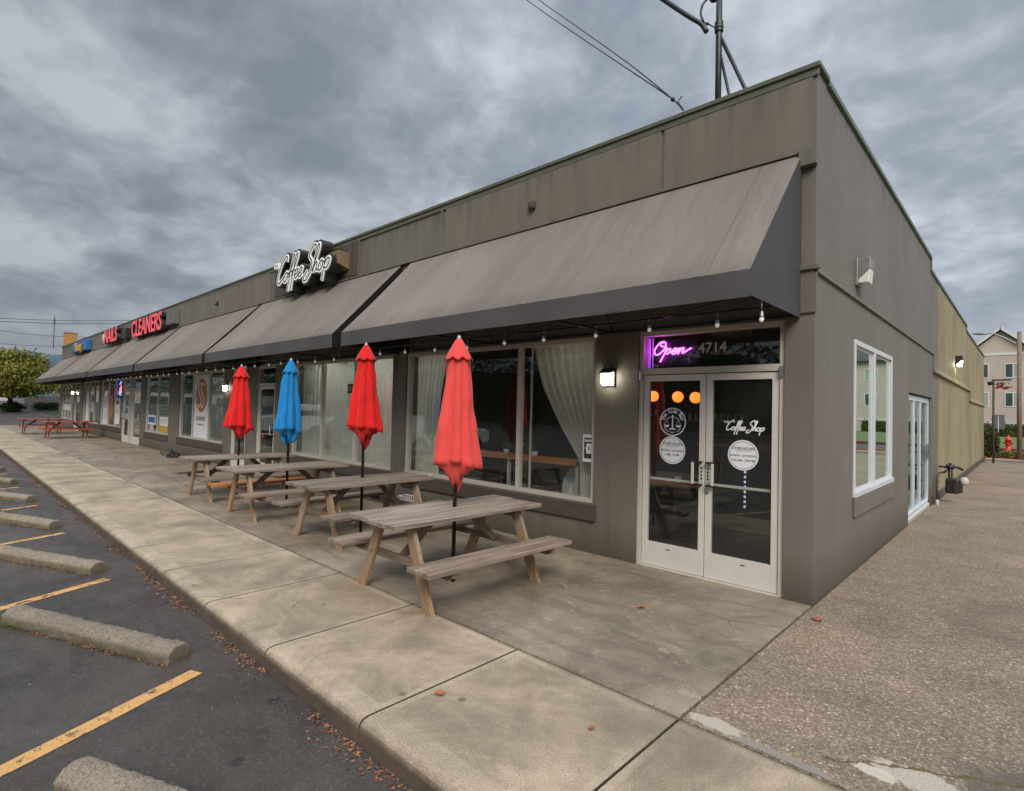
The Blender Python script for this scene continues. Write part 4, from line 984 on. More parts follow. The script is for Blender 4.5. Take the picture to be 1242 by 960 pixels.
MB().box(2.05,2.85,-.1,.08,-.2,.30).build('end_box',M['cloth_grey'],S2,bevel=.01)
S3=channel('NAILS',-28.0,-25.6,4.42,.58,M['redsign'],'pink-red channel letter sign reading NAILS above the fifth awning')
MB().lathe([(.0001,0),(.2,0),(.22,-.05),(.22,-.15)],(0,0,0),18).build('flower_logo',M['farwhite'],S3,loc=(-1.72,-.16,-.05),rot=(R(90),0,0))
MB().box(1.5,2.3,-.12,.08,-.28,.12).build('end_box',M['signbody'],S3,bevel=.01)
S4=empty('shop_sign',(-34.2,-.1,4.36),0,'blue sign with yellow lettering above the farthest awning','sign')
MB().lathe([(.0001,0),(.30,0),(.32,-.05),(.32,-.18)],(0,0,0),22).build('blue_letter_body',M['bluesign'],S4,loc=(-1.5,-.18,0),rot=(R(90),0,0))
MB().box(-1.2,1.8,-.16,.08,-.22,.30).build('backing',M['bluesign'],S4,bevel=.03)
MB().text('Sunny',.62,TM(0,-.19,-.18),.02,.012,sx=1.25).build('lettering',M['yellow'],S4)
# ------------------------------------------------------------------ roof mast and wires
def P(px,py,d):
    a=(px-621)/664.3;b=(480-py)/664.3;v=fw+Rt*a+Up*b;k=d/math.hypot(v.x,v.y);return C+v*k
MT=empty('service_mast',(-1.34,1.0,4.3),0,'grey steel service mast with braces and cables rising behind the parapet','mast')
def loc(p,o):return Vector(p)-Vector(o)
mo=(-1.34,1.0,4.3)
MB().tube([(0,0,0),(0,0,3.6)],.036,12).lathe([(.05,2.0),(.05,2.12)],(0,0,0),12).build('pole',M['darkmetal'],MT)
MB().tube([(.02,0,1.93),(.62,.25,.35)],.022,8).build('brace',M['darkmetal'],MT)
MB().tube([(.02,0,1.72),(.22,.32,.35)],.018,8).build('brace',M['darkmetal'],MT)
q=spline([loc(P(770,-25,7.2),mo),loc(P(805,0,7.1),mo),loc(P(835,20,7.0),mo),loc(P(850,29,7.0),mo),loc(P(857,39,7.0),mo)],6)
MB().tube(q,[.03]*(len(q)),8).build('cable',M['darkmetal'],MT)
q=spline([loc(P(868,-6,7.1),mo),loc(P(855,2,7.0),mo),loc(P(850,15,7.0),mo),loc(P(853,27,7.0),mo)],6)
MB().tube(q,.014,8).build('cable',M['darkmetal'],MT)
MB().ball(loc(P(866,-3,7.05),mo),.06,8).build('weatherhead',M['darkmetal'],MT)
q=[loc(P(853,27,7.0),mo),loc(P(858,29,7.0),mo),loc(P(868,34,7.15),mo)];MB().tube(q,.008,6).ball(q[1],.02,6).ball((0,0,2.05),.055,8).build('clamp',M['darkmetal'],MT)
an=P(829,134,7.3)
q=[an,P(815,120,7.6),P(760,83,9),P(690,36,11),P(640,1,13),P(560,-58,18)]
tag(MB().tube(spline(q,4),.010,6).build('service_wire',M['black']),'lower of the two black service wires running up from the parapet','wire','twin black service wires above the roof')
q=[an,P(814,119,7.6),P(762,77,9),P(696,30,11),P(652,-1,13),P(575,-58,18)]
tag(MB().tube(spline(q,4),.010,6).build('service_wire',M['black']),'upper of the two black service wires running up from the parapet','wire','twin black service wires above the roof')
tag(MB().tube([an,P(822,124,7.4),P(827,117,7.4)],.008,6).ball(P(816,121,7.55),.03,6).build('wire_clamp',M['black']),'small black wire clamp where the service wires meet the parapet','clamp')
for i,(a,b,lab) in enumerate((((-60,384),(240,386),'uppermost of the distant power lines at the left'),((-60,388),(240,389),'second of the distant power lines at the left'),((-60,393),(140,410),'sagging third distant power line at the left'),((-60,412),(140,418),'lowest distant power line at the left'))):
    A=P(a[0],a[1],95);Bq=P(b[0],b[1],95);mid=(A+Bq)/2-Vector((0,0,.5))
    tag(MB().tube(spline([A,mid,Bq],8),.035 if i<2 else .025,5).build('power_line',M['darkmetal']),lab,'power line','power lines crossing the sky at the left')
# ------------------------------------------------------------------ picnic tables
def board(g,x0,x1,y0,y1,z0,z1):
    n=12;a,b_,c_=random.uniform(-.003,.003),random.uniform(-.002,.002),random.uniform(-.0025,.0025);ph=random.uniform(0,6);vs=[]
    for i in range(n+1):
        y=y0+(y1-y0)*i/n;u=2*i/n-1;dz=a*u*u+b_*u;tw=c_*u;dx=.0015*math.sin(u*4+ph)
        vs+=[(x0+dx,y,z0+dz),(x1+dx,y,z0+dz),(x1+dx,y,z1+dz+tw),(x0+dx,y,z1+dz-tw)]
    fs=[(0,1,2,3),tuple(4*n+q for q in (3,2,1,0))]
    for i in range(n):
        for q in range(4):fs.append((4*i+q,4*i+4+q,4*i+4+(q+1)%4,4*i+(q+1)%4))
    g.add(vs,fs)
def make_table(mt,ml,mbm,mb,bench_left=None):
    T=empty('picnic_table')
    g=MB()
    for i in range(5):
        x=-.36+.146*i;board(g,x,x+.138,-.89+random.uniform(-.014,.014),.89+random.uniform(-.014,.014),.675,.715)
    g.build('tabletop',mt,T,bevel=.006)
    for sg in (-1,1):
        g=MB()
        for i in range(2):
            x=sg*.64-.14+.143*i;board(g,x,x+.138,-.87+random.uniform(-.012,.012),.85+random.uniform(-.012,.012),.380,.42)
        g.build('bench',(bench_left if (sg<0 and bench_left) else mb),T,bevel=.007)
    for sy in (-1,1):
        y=sy*.64
        for sg in (-1,1):
            g=MB();a=Vector((sg*.51,y,0));b=Vector((sg*.21,y,.672));w_=.058
            v=[(a.x-w_,y-.02,0),(a.x+w_,y-.02,0),(b.x+w_,y-.02,b.z),(b.x-w_,y-.02,b.z)]
            v+=[(p[0],y+.02,p[2]) for p in v];g.add(v,[(0,1,2,3),(7,6,5,4),(0,4,5,1),(1,5,6,2),(2,6,7,3),(3,7,4,0)])
            for (bz,bo) in ((.345,.0),(.365,.022),(.64,0)):
                t_=bz/.672;bxp=a.x+(b.x-a.x)*t_+bo;yy=y+sy*.0205;g.add([(bxp+.009*math.cos(q*math.pi/4),yy+sy*.002,bz+.009*math.sin(q*math.pi/4)) for q in (range(8) if sy<0 else range(7,-1,-1))],[tuple(range(8))],1)
            g.build('leg',[ml,M['darkmetal']],T,bevel=.004)
        yb=y-sy*.042;g=MB();g.prism([(-.70,.31),(.70,.31),(.76,.34),(.76,.374),(-.76,.374),(-.76,.34)],'y',yb-.02,yb+.02);g.build('crossbeam',mbm,T,bevel=.004)
        g=MB();g.prism([(-.29,.66),(-.33,.674),(.33,.674),(.29,.66),(.27,.60),(-.27,.60)],'y',yb-.02,yb+.02);g.build('top_cleat',mbm,T,bevel=.004)
        g=MB();g.beam((0,yb-sy*.03,.34),(0,sy*.20,.66),.07,.035,up=(1,0,0));g.build('brace',mbm,T,bevel=.003)
    return T
grp='picnic tables on the apron with closed umbrellas'
T1=make_table(M['woodtop'],M['woodleg'],M['woodbeam'],M['woodbench'])
tl=[(-2.62,-1.93,R(-1),'nearest weathered grey picnic table, with the coral red umbrella through it'),
    (-4.93,-1.47,R(1),'second weathered picnic table, with the red umbrella in front of the curtained window'),
    (-7.03,-1.56,R(-1.5),'third weathered picnic table, with a newer orange bench and the blue umbrella'),
    (-9.08,-1.50,R(1),'farthest grey wooden picnic table, with the small red umbrella')]
for i,(x,y,rz,lab) in enumerate(tl):
    if i==0:t_=T1
    elif i==2:t_=make_table(M['woodtop'],M['woodleg'],M['woodbeam'],M['woodbench'],M['orangewood'])
    else:t_=make_table(M['woodtop'],M['woodleg'],M['woodbeam'],M['woodbench'])
    t_.location=(x,y,0);t_.rotation_euler=(0,0,rz);tag(t_,lab,'picnic table',grp)
    if i==2:
        for c_ in t_.children:
            if c_.name.startswith('bench') and c_.data.materials[0]==M['orangewood']:c_['label']='newer orange-stained bench plank'
TR=make_table(M['redpaint'],M['redpaint'],M['redpaint'],M['redpaint']);TR.location=(-28.7,-1.35,0);tag(TR,'nearer of the two red painted picnic tables far down the sidewalk','picnic table','red picnic tables at the west end')
TR2=make_table(M['pinkpaint'],M['pinkpaint'],M['pinkpaint'],M['pinkpaint']);TR2.location=(-32.6,-1.75,0);tag(TR2,'farther, duller red picnic table at the west end of the sidewalk','picnic table','red picnic tables at the west end')
# ------------------------------------------------------------------ umbrellas
def umbrella(x,y,top,hem,rad,mat,lab,seed):
    U=empty('patio_umbrella',(x,y,0),0,lab,'umbrella','closed patio umbrellas through the picnic tables')
    rnd=random.Random(seed);MB().tube([(0,0,.0),(0,0,top-.02)],.019,12).build('pole',M['blackmetal'],U)
    MB().lathe([(.026,-.03),(.023,.0),(.014,.016),(.0001,.022)],(0,0,top),12).build('finial',M['steel'],U)
    n=96;zs=26
    ph=rnd.uniform(0,6.28);amp=[1+.10*math.sin(i*1.8+ph*2)+rnd.uniform(-.04,.04) for i in range(8)];hems=[.055*math.sin(i*.9+ph)+rnd.uniform(-.015,.02) for i in range(8)];offs=[rnd.uniform(-.16,.16) for _ in range(8)]
    def fold(a,t):
        u=(a-ph)/(2*math.pi)*7;i=int(math.floor(u))%7;fr=u-math.floor(u)+offs[i]*(1-abs(2*(u-math.floor(u))-1))
        p=abs(math.sin(math.pi*min(1,max(0,fr))))**.8
        return i,p,fr
    z0=top-.20;g=MB();vs=[]
    H_=z0-hem
    for j in range(zs+1):
        t=j/zs
        for k in range(n):
            a=2*math.pi*k/n+ .25*t*math.sin(ph);i,p,fr=fold(a,t)
            base=.070+(rad*.68-.070)*t;peak=.104+(rad*1.10*amp[i]-.104)*(t**1.05)
            r_=base+(peak-base)*p
            # gathered waist just under the vent
            r_*=1+.05*math.sin(t*7+i*1.3)
            r_+=.0035*math.sin(t*19+i*2.3+ph)*p+.004*noise.noise(Vector((math.cos(a)*3,math.sin(a)*3,t*7+seed)));hz_=z0-(H_+hems[i]*t*p-.075*t**5*(1-p))*t
            vs.append((r_*math.cos(a),r_*math.sin(a),hz_ - .0*t))
    # hem turning in and down to a ragged tail
    for (kk,dz) in ((.80,.015),(.66,-.03),(.50,-.09),(.22,-.13)):
        for k in range(n):
            a=2*math.pi*k/n+.25*math.sin(ph);i,p,fr=fold(a,1);r_=(rad*.68+(rad*1.10*amp[i]-rad*.68)*p)*kk*(1-(1-kk)*.35*math.sin(i*2.1+ph))
            vs.append((r_*math.cos(a)*1.0+.01*math.cos(ph),r_*math.sin(a),hem-hems[i]*p+dz*(1+.6*math.sin(i*1.7+ph))))
    R_=zs+4
    # loose tie strap
    g.add(vs,[(j*n+k,j*n+(k+1)%n,(j+1)*n+(k+1)%n,(j+1)*n+k) for j in range(R_) for k in range(n)],0,True)
    g.build('canopy',mat,U,solid=.003)
    g=MB();vs=[]
    for j in range(9):
        t=j/8
        for k in range(n):
            a=2*math.pi*k/n;u=a/(2*math.pi)*8;fr=u-math.floor(u);sc_=abs(math.cos(math.pi*fr))
            r_=.018+(.118*rad/.2)*(t**.9)*(1-.20*(1-sc_)*t)
            if t>.99:r_*=1.03
            vs.append((r_*math.cos(a),r_*math.sin(a),top-.012-.22*t+ .035*t*t*(1-sc_)))
    g.add(vs,[(j*n+k,j*n+(k+1)%n,(j+1)*n+(k+1)%n,(j+1)*n+k) for j in range(8) for k in range(n)],0,True)
    g.build('vent',mat,U,solid=.003)
umbrella(-2.65,-1.88,2.36,1.10,.205,M['umb_coral'],'faded coral red closed umbrella over the nearest picnic table',3)
umbrella(-5.06,-1.42,2.50,1.34,.21,M['umb_red'],'bright red closed umbrella over the second picnic table',8)
umbrella(-7.33,-1.40,2.40,1.22,.185,M['umb_blue'],'blue closed umbrella over the third picnic table',5)
umbrella(-9.12,-1.50,2.36,1.20,.215,M['umb_red'],'smallest looking red closed umbrella, over the farthest grey table',12)
o=empty('wire_basket',(-5.75,-.16,0),R(4),'small white wire basket standing by the wall below the left end of the corner window','basket')
g=MB()
for i in range(6):
    x=-.14+.056*i
    for yy in (-.09,.09):g.tube([(x,yy,.01),(x,yy,.26)],.006,5)
for z_ in (.01,.26):g.tube([(-.14,-.09,z_),(.14,-.09,z_),(.14,.09,z_),(-.14,.09,z_),(-.14,-.09,z_)],.008,6)
g.build('wire_frame',M['white'],o);MB().box(-.13,.13,-.08,.08,.012,.20).build('papers',M['farwhite'],o,bevel=.01)
# ------------------------------------------------------------------ black bag against the wall
o=empty('black_bag',(-17.25,-.36,0),R(10),'crumpled black bag lying at the foot of the wall below the two-pane window','bag')
bm=bmesh.new();bmesh.ops.create_icosphere(bm,subdivisions=4,radius=1)
for v in bm.verts:
    n_=noise.noise(v.co*2.2)*.3+noise.noise(v.co*6)*.12;v.co=Vector((v.co.x*.27,v.co.y*.14,max(-.02,v.co.z)*.17))*(1+n_)
    v.co.z=max(0,v.co.z)+.0
me=bpy.data.meshes.new('body');bm.to_mesh(me);bm.free();me.materials.append(M['bagcloth']);[setattr(p,'use_smooth',True) for p in me.polygons]
b=bpy.data.objects.new('body',me);COL.objects.link(b);b.parent=o
MB().tube(spline([(-.15,-.1,.1),(-.3,-.22,.16),(-.42,-.1,.05),(-.5,.0,.012)],6),.012,6).tube(spline([(.05,-.05,.15),(.1,-.1,.24),(.2,-.05,.14)],6),.012,6).build('strap',M['bagcloth'],o)
# ------------------------------------------------------------------ interior of the corner shop
def curtain(name_lab,x0,x1f,z0,z1,y,wave,nz=24,group=None,x0f=None,amp=.028,mat='sheer'):
    """sheet from left edge x0f(t) to right edge x1f(t); t runs 0 top .. 1 bottom"""
    g=MB();nx=int(wave*14);vs=[];rnd=random.Random(int(abs(x0*37)));pf=[rnd.uniform(.7,1.3) for _ in range(int(wave)+3)]
    for j in range(nz+1):
        t=j/nz;a=x0f(t) if x0f else x0;b=x1f(t)
        for i in range(nx+1):
            s_=i/nx;k=s_*wave;y_=y+amp*math.sin(2*math.pi*k+.5*math.sin(3*k))*pf[int(k)]*(.6+.6*t)
            vs.append((a+(b-a)*s_,y_,z1+(z0-z1)*t))
    g.add(vs,[(j*(nx+1)+i,j*(nx+1)+i+1,(j+1)*(nx+1)+i+1,(j+1)*(nx+1)+i) for j in range(nz) for i in range(nx)],0,True)
    tag(g.build('curtain',M[mat]),name_lab,'curtain')
def swagR(t): # inner (left) edge of the right curtain of W1
    z=HD-t*(HD-.5)
    K=[(2.56,-3.56),(2.2,-3.46),(1.97,-3.37),(1.47,-3.07),(1.1,-2.79),(1.0,-2.74),(.5,-2.72)]
    for (za,xa),(zb,xb) in zip(K[:-1],K[1:]):
        if z<=za and z>=zb:return xa+(xb-xa)*(za-z)/(za-zb)
    return K[-1][1]
curtain('sheer white curtain swept to the right side of the corner window','0' and -3.5,lambda t:-2.36,.5,HD,.27,9,x0f=swagR)
curtain('sheer white curtain gathered at the left side of the corner window',-6.2,lambda t:-5.38-.28*math.sin(min(1,t*1.3)*math.pi/2)+.12*t*t,.5,HD,.27,7)
curtain('pleated white curtain across the window behind the second umbrella',-10.4,lambda t:-6.45,.5,HD,.30,24,amp=.03)
M['sheer2']=M['sheer']
curtain('pale curtain hanging inside the banner window, dim behind the glass',-18.2,lambda t:-14.3,.4,HD,.9,22,amp=.04)
# counter ledge with plants
o=empty('window_counter',(-3.9,.5,0),0,'orange-brown wooden counter shelf inside the corner window','counter')
MB().box(-1.35,1.05,-.17,.2,.955,1.01).build('top',M['counter'],o,bevel=.005)
g=MB()
for x in (-1.3,-.2,1.03):g.box(x-.02,x+.02,-.12,-.08,0,.955)
g.build('post',M['frame'],o)
def plant(x,y,z,h,lab,seed,r_=.042,flower=False):
    rnd=random.Random(seed);o=empty('potted_plant',(x,y,z),0,lab,'potted plant','potted plants on the window counter')
    MB().lathe([(.0001,.002),(r_*.75,.0),(r_,.075),(r_*.9,.075),(r_*.8,.065),(.0001,.06)],(0,0,0),16).build('pot',M['white'],o)
    g=MB()
    for i in range(70):
        a=rnd.uniform(0,6.28);e_=rnd.uniform(.2,1.4);L_=rnd.uniform(.4,1)*h;b=Vector((0,0,.07))+Vector((math.cos(a)*math.cos(e_),math.sin(a)*math.cos(e_),math.sin(e_)))*L_
        s_=.022;d=Vector((rnd.uniform(-1,1),rnd.uniform(-1,1),rnd.uniform(-.4,.6))).normalized()*s_;q=Vector((-d.y,d.x,rnd.uniform(-.01,.01)))*.5
        g.add([b-d,b+q,b+d,b-q],[(0,1,2,3)])
    g.build('leaves',M['leafpot'],o)
    if flower:
        g=MB()
        for i in range(9):g.ball((rnd.uniform(-.05,.05),rnd.uniform(-.05,.05),.1+rnd.uniform(0,h)),.013,6)
        g.build('flower',M['yellow'],o)
plant(-4.22,.46,1.01,.11,'leafy green plant in a white pot, leftmost on the window counter',1)
plant(-3.98,.48,1.01,.14,'yellow-flowered plant in a pot in the middle of the window counter',2,flower=True)
plant(-3.68,.46,1.01,.11,'small dark green plant in a white bowl, rightmost on the window counter',3,r_=.055)
# white chair by the window
o=empty('cafe_chair',(-3.1,.85,0),R(10),'white moulded chair with an arched back inside the corner window','chair')
MB().box(-.2,.2,-.2,.2,.43,.455).build('seat',M['chair'],o,bevel=.012)
g=MB();vs=[];n=20
out=[(.22*math.cos(math.pi*i/n),.455+.16+.30*math.sin(math.pi*i/n)) for i in range(n+1)]
out=[(.22,.42)]+out+[(-.22,.42)]
inn=[(.13*math.cos(math.pi*i/n),.455+.10+.23*math.sin(math.pi*i/n)) for i in range(n+1)];inn=[(.13,.42)]+inn+[(-.13,.42)]
k=len(out)
for yy in (-.205,-.175):vs+=[(p[0],yy,p[1]) for p in out]+[(p[0],yy,p[1]) for p in inn]
fs=[]
for i in range(k-1):
    fs+=[(i,i+1,k+i+1,k+i),(2*k+i,3*k+i,3*k+i+1,2*k+i+1),(i,2*k+i,2*k+i+1,i+1),(k+i,k+i+1,3*k+i+1,3*k+i)]
g.add(vs,fs);g.build('backrest',M['chair'],o)
g=MB();g.add([(p[0],-.19,p[1]) for p in inn],[tuple(range(k))]);g.build('back_panel',M['sticker'],o)
for a in (-.18,.18):
    for b in (-.17,.17):MB().tube([(a,b,.43),(a*1.15,b*1.15,0)],.014,8).build('leg',M['chair'],o)
# poster in the corner window
o=empty('window_poster',(-2.455,.062,1.225),0,'white framed poster with dark print taped inside the right edge of the corner window','poster')
MB().box(-.098,.098,0,.004,-.165,.165).build('sheet',M['sticker'],o)
MB().box(-.078,.078,-.0015,.0,-.125,.125).build('print',M['cardark'],o)
MB().box(-.045,.045,-.003,-.0015,-.065,.055).build('label_panel',M['sticker'],o)
MB().box(-.07,.07,-.003,-.0015,.075,.105).build('banner_line',M['letters'],o)
MB().text('6',.07,TM(0,-.0042,-.025),0,.001).build('numeral',M['ink'],o)
MB().disc((.058,-.0025,-.0),.016,14).build('red_dot',M['hydrant'],o);MB().disc((-.058,-.0025,0),.014,14).build('yellow_dot',M['yellow'],o)
o=empty('open_plaque',(-9.05+.9,.2,2.0),0,'dark plaque reading OPEN hung in the curtained window','sign')
MB().box(-.17,.17,0,.01,-.09,.09).build('board',M['room'],o);MB().text('OPEN',.13,TM(0,-.003,-.045),0,.002).build('lettering',M['letters'],o)
# pendant globes
for i,(x,y,z,lab) in enumerate(((-2.88,2.35,1.93,'leftmost glowing orange globe lamp seen through the left door'),(-2.47,2.35,1.92,'middle glowing orange globe lamp seen through the left door'),(-2.19,2.35,1.91,'rightmost glowing orange globe lamp beside the door stile'))):
    o=empty('pendant_lamp',(x,y,z),0,lab,'pendant lamp','orange globe pendant lamps')
    MB().ball((0,0,0),.083,16).build('globe',M['orange'],o);MB().tube([(0,0,.08),(0,0,.9)],.004,5).lathe([(.001,.11),(.02,.1),(.022,.07)],(0,0,0),10).build('cord',M['black'],o)
# interior furniture glimpsed through the doors
o=empty('cafe_table',(-2.1,1.6,0),0,'small dark table with white cup seen low through the left door','table')
MB().box(-.35,.35,-.35,.35,.71,.74).build('tabletop',M['counter'],o,bevel=.005);MB().lathe([(.22,0),(.2,.02),(.03,.03),(.03,.71)],(0,0,0),18).build('pedestal',M['blackmetal'],o)
tag(MB().lathe([(.0001,0),(.035,0),(.045,.09),(.04,.09),(.032,.01)],(-2.0,1.45,.74),16).build('cup',M['white']),'white cup on the dark table inside the left door','cup')
o=empty('bar_counter',(-1.2,5.5,0),0,'long dark bar counter at the back of the corner shop','counter')
MB().box(-2.2,.8,-.3,.3,0,1.05).build('body',M['room'],o);MB().box(-2.25,.85,-.35,.35,1.05,1.1).build('top',M['counter'],o,bevel=.01)
o=empty('led_strip',(-1.05,1.9,.0),0,'vertical strip of cold white LEDs glowing behind the right door','led strip')  # white reflection in the door glass made as glowing marks inside
o.location=(-1.55,2.6,0)
MB().box(-.02,.02,0,.02,.15,1.35).build('strip',M['black'],o)
for i in range(12):MB().box(-.014,.014,-.006,0,.35+i*.07,.385+i*.07).build('led',M['led'],o)
for i,(x,y,w_,z,cc) in enumerate(((-4.6,8.8,1.6,1.5,'counter'),(-7.2,8.8,2.0,1.6,'roomlt'),(-2,8.8,1.5,1.7,'counter'))):
    o=empty('wall_shelf',(x,y,z),0,['narrow wooden shelf of jars on the back wall, left of the bar','wide pale shelf on the back wall deep in the shop','wooden shelf of jars on the back wall behind the bar'][i],'shelf')
    MB().box(-w_/2,w_/2,-.2,.1,-.02,.02).build('board',M[cc],o)
    g=MB()
    for k in range(9):g.lathe([(.04,.02),(.045,.15),(.02,.2)],(-w_/2+.1+k*(w_-.2)/8,-.05,0),10)
    g.build('jars',M['letters'],o)
# interior poster & door curtains in other shops
def flat(name,x,z,w_,h,mat,lab,cat,y=.062,extra=None):
    o=empty(name,(x,y,z),0,lab,cat);MB().box(-w_/2,w_/2,0,.004,-h/2,h/2).build('sheet',M[mat],o)
    if extra:
        for (a,b,c_,d_,mm) in extra:MB().box(a,b,-.002,0,c_,d_).build('print',M[mm],o)
    return o
o=flat('window_banner',-16.31,1.55,1.22,1.86,'sticker','tall white banner with an orange circle monogram in the middle pane','banner')
M['orangeprint']=basic('orange_print',(.50,.22,.06),.6)
MB().disc((0,-.003,.32),.49,40).build('circle',M['orangeprint'],o)
g=MB()
for dx,dz in ((-.14,.0),(.10,-.0)):
    g.ribbon(spline([(dx+.16,.32+.28),(dx-.02,.32+.36),(dx-.14,.32+.2),(dx,.32+.02),(dx+.13,.32-.16),(dx+.0,.32-.34),(dx-.16,.32-.25)],6),.05,-.006+dx*.003,-.0035)
g.build('monogram',M['sticker'],o)
g=MB();g.text('COUNTRY',.16,TM(0,-.003,-.42),0,.004);g.text('INSURANCE AGENCY',.055,TM(0,-.003,-.56),0,.001);g.build('lettering',M['ink'],o)
rn=random.Random(5);k=0
pl=[('poster',-21.5,1.0,1.0,.34,'sticker','white poster low in the left pane of the two-pane window',[(-.42,.42,-.1,.1,'bluesign')]),
('poster',-20.0,.98,1.0,.32,'sticker','white poster low in the right pane of the two-pane window',[(-.4,.4,-.08,.1,'letters')]),
('poster',-20.0,.72,1.05,.22,'yellow','yellow printed strip at the bottom of the two-pane window',None),
('poster',-21.5,.72,.5,.2,'farwhite','small beige card at the bottom of the two-pane window',None),
('poster',-28.0,1.4,.75,1.6,'pinkpaint','tall reddish poster in the middle pane behind the NAILS sign',[(-.3,.3,-.5,.5,'orangeprint')]),
('poster',-29.2,1.2,.9,1.3,'sticker','tall white poster in the left pane behind the far red table',[(-.3,.3,.1,.4,'letters'),(-.3,.3,-.4,-.1,'letters')]),
('poster',-26.8,1.2,.8,1.1,'sticker','white notice in the right pane beside the glass double door',[(-.3,.3,.3,.45,'pinkpaint'),(-.3,.3,-.1,.1,'letters')]),
('poster',-25.2,1.35,.55,.9,'sticker','white notice on the left leaf of the far double door',[(-.2,.2,.1,.3,'cardark'),(-.2,.2,-.2,0,'cardark')]),
('poster',-25.2,1.92,.4,.22,'orangeprint','orange card at the top of the left far door leaf',None),
('poster',-23.2,1.95,.4,.25,'yellow','yellow card at the top of the right far door leaf',None),
('poster',-23.5,.7,.9,.6,'farwhite','pale board low behind the right far door leaf',None),
('poster',-33.3,1.3,.9,1.4,'sticker','white panel in the left pane of the west window',None),
('poster',-32.1,1.5,.8,.9,'farwhite','pale panel in the middle pane of the west window',[(-.3,.3,.1,.3,'pinkpaint')]),
('poster',-39.4,1.2,2.6,.35,'sticker','white strip across the farthest window',None)]
for a in pl:flat(a[0],a[1],a[2],a[3],a[4],a[5],a[6],'poster',extra=a[7])
for x0,x1 in ((-22.1,-20.8),(-20.65,-19.35)):
    o=empty('window_blind',((x0+x1)/2,.45,1.2),0,'grey horizontal blind slats in the %s pane of the two-pane window'%('left' if x0<-21 else 'right'),'blind')
    g=MB()
    for i in range(10):
        zz_=-.1+i*.13;g.box((x0-x1)/2,(x1-x0)/2,0,.02,zz_,zz_+.06)
    g.build('slats',M['farwhite'],o)
for x,lab in ((-34,'left'),(-33,'second'),(-32,'third'),(-31,'right')):
    o=empty('vertical_blind',(x,.4,1.5),0,'pale vertical blind strips in the west window, %s one'%lab,'blind');g=MB()
    for i in range(6):g.box(-.4+i*.14,-.32+i*.14,0,.01,-.9,1.0)
    g.build('slats',M['blind'],o)
for x,lab in ((-40.4,'left'),(-39.3,'middle'),(-38.2,'right')):
    o=empty('vertical_blind',(x,.4,1.5),0,'pale vertical blind strips in the farthest window, %s one'%lab,'blind');g=MB()
    for i in range(6):g.box(-.45+i*.16,-.36+i*.16,0,.01,-.9,1.0)
    g.build('slats',M['blind'],o)
o=empty('neon_sign',(-26.6,.14,2.2),0,'small blue and red neon sign in the window left of the far double door','neon sign')
MB().tube(spline([(-.35,0,.15),(-.1,0,.25),(.15,0,.18),(.3,0,.05)],6),.03,6).tube([(-.3,.0,.0),(-.3,0,-.3),(.25,0,-.3),(.25,0,-.02)],.025,6).build('blue_tube',M['neonblue'],o)
MB().tube(spline([(-.15,0,-.2),(.0,0,.08),(.15,0,-.2)],6),.04,6).build('red_tube',M['neonred'],o)
o=empty('card_sticker',(-11.85,.046,.9),0,'small red heart sticker low on the second entrance door','sticker');MB().disc((0,0,0),.045,14).tube([(0,0,0),(0,0,-.12)],.004,5).build('heart',M['hydrant'],o)
# ------------------------------------------------------------------ gas meter
o=empty('gas_meter',(.0,8.9,0),0,'grey gas meter with rusty pipes and regulator on the olive side wall','gas meter')
o.scale=(.72,.8,.85)
g=MB();g.box(.22,.52,-.18,.12,.22,.58);g.lathe([(.17,0),(.17,.3)],(.42,-.02,.25),18);g.build('meter_body',M['darkmetal'],o,bevel=.04)
g=MB();g.tube([(.10,-.75,.0),(.10,-.75,.62),(.12,-.5,.72),(.2,-.2,.72)],.026,10);g.tube([(.3,-.1,.58),(.3,-.1,.80),(.3,.1,.82),(.12,.25,.82),(.02,.25,.82)],.026,10);g.tube([(.08,-.7,.5),(.08,-.3,.5)],.02,8);g.tube([(.2,-.2,.72),(.36,-.12,.84),(.36,-.12,.6)],.022,8);g.build('pipe',M['bark'],o)
g=MB();g.lathe([(.0001,-.05),(.09,-.05),(.11,0),(.09,.05),(.0001,.05)],(.34,-.28,.86),16);g.lathe([(.03,.05),(.045,.09),(.0001,.1)],(.34,-.28,.86),12);g.tube([(.34,-.28,.86),(.48,-.2,.86),(.60,-.12,.80)],.03,8);g.build('regulator',M['darkmetal'],o)
g=MB();g.lathe([(.0001,-.09),(.1,-.07),(.11,.04),(.05,.1),(.0001,.1)],(.62,-.05,.52),16);g.build('index_cover',M['farwhite'],o)
g=MB();g.lathe([(.03,0),(.035,.12),(.0001,.13)],(.12,-.9,0),10);g.build('vent_stub',M['farwhite'],o)
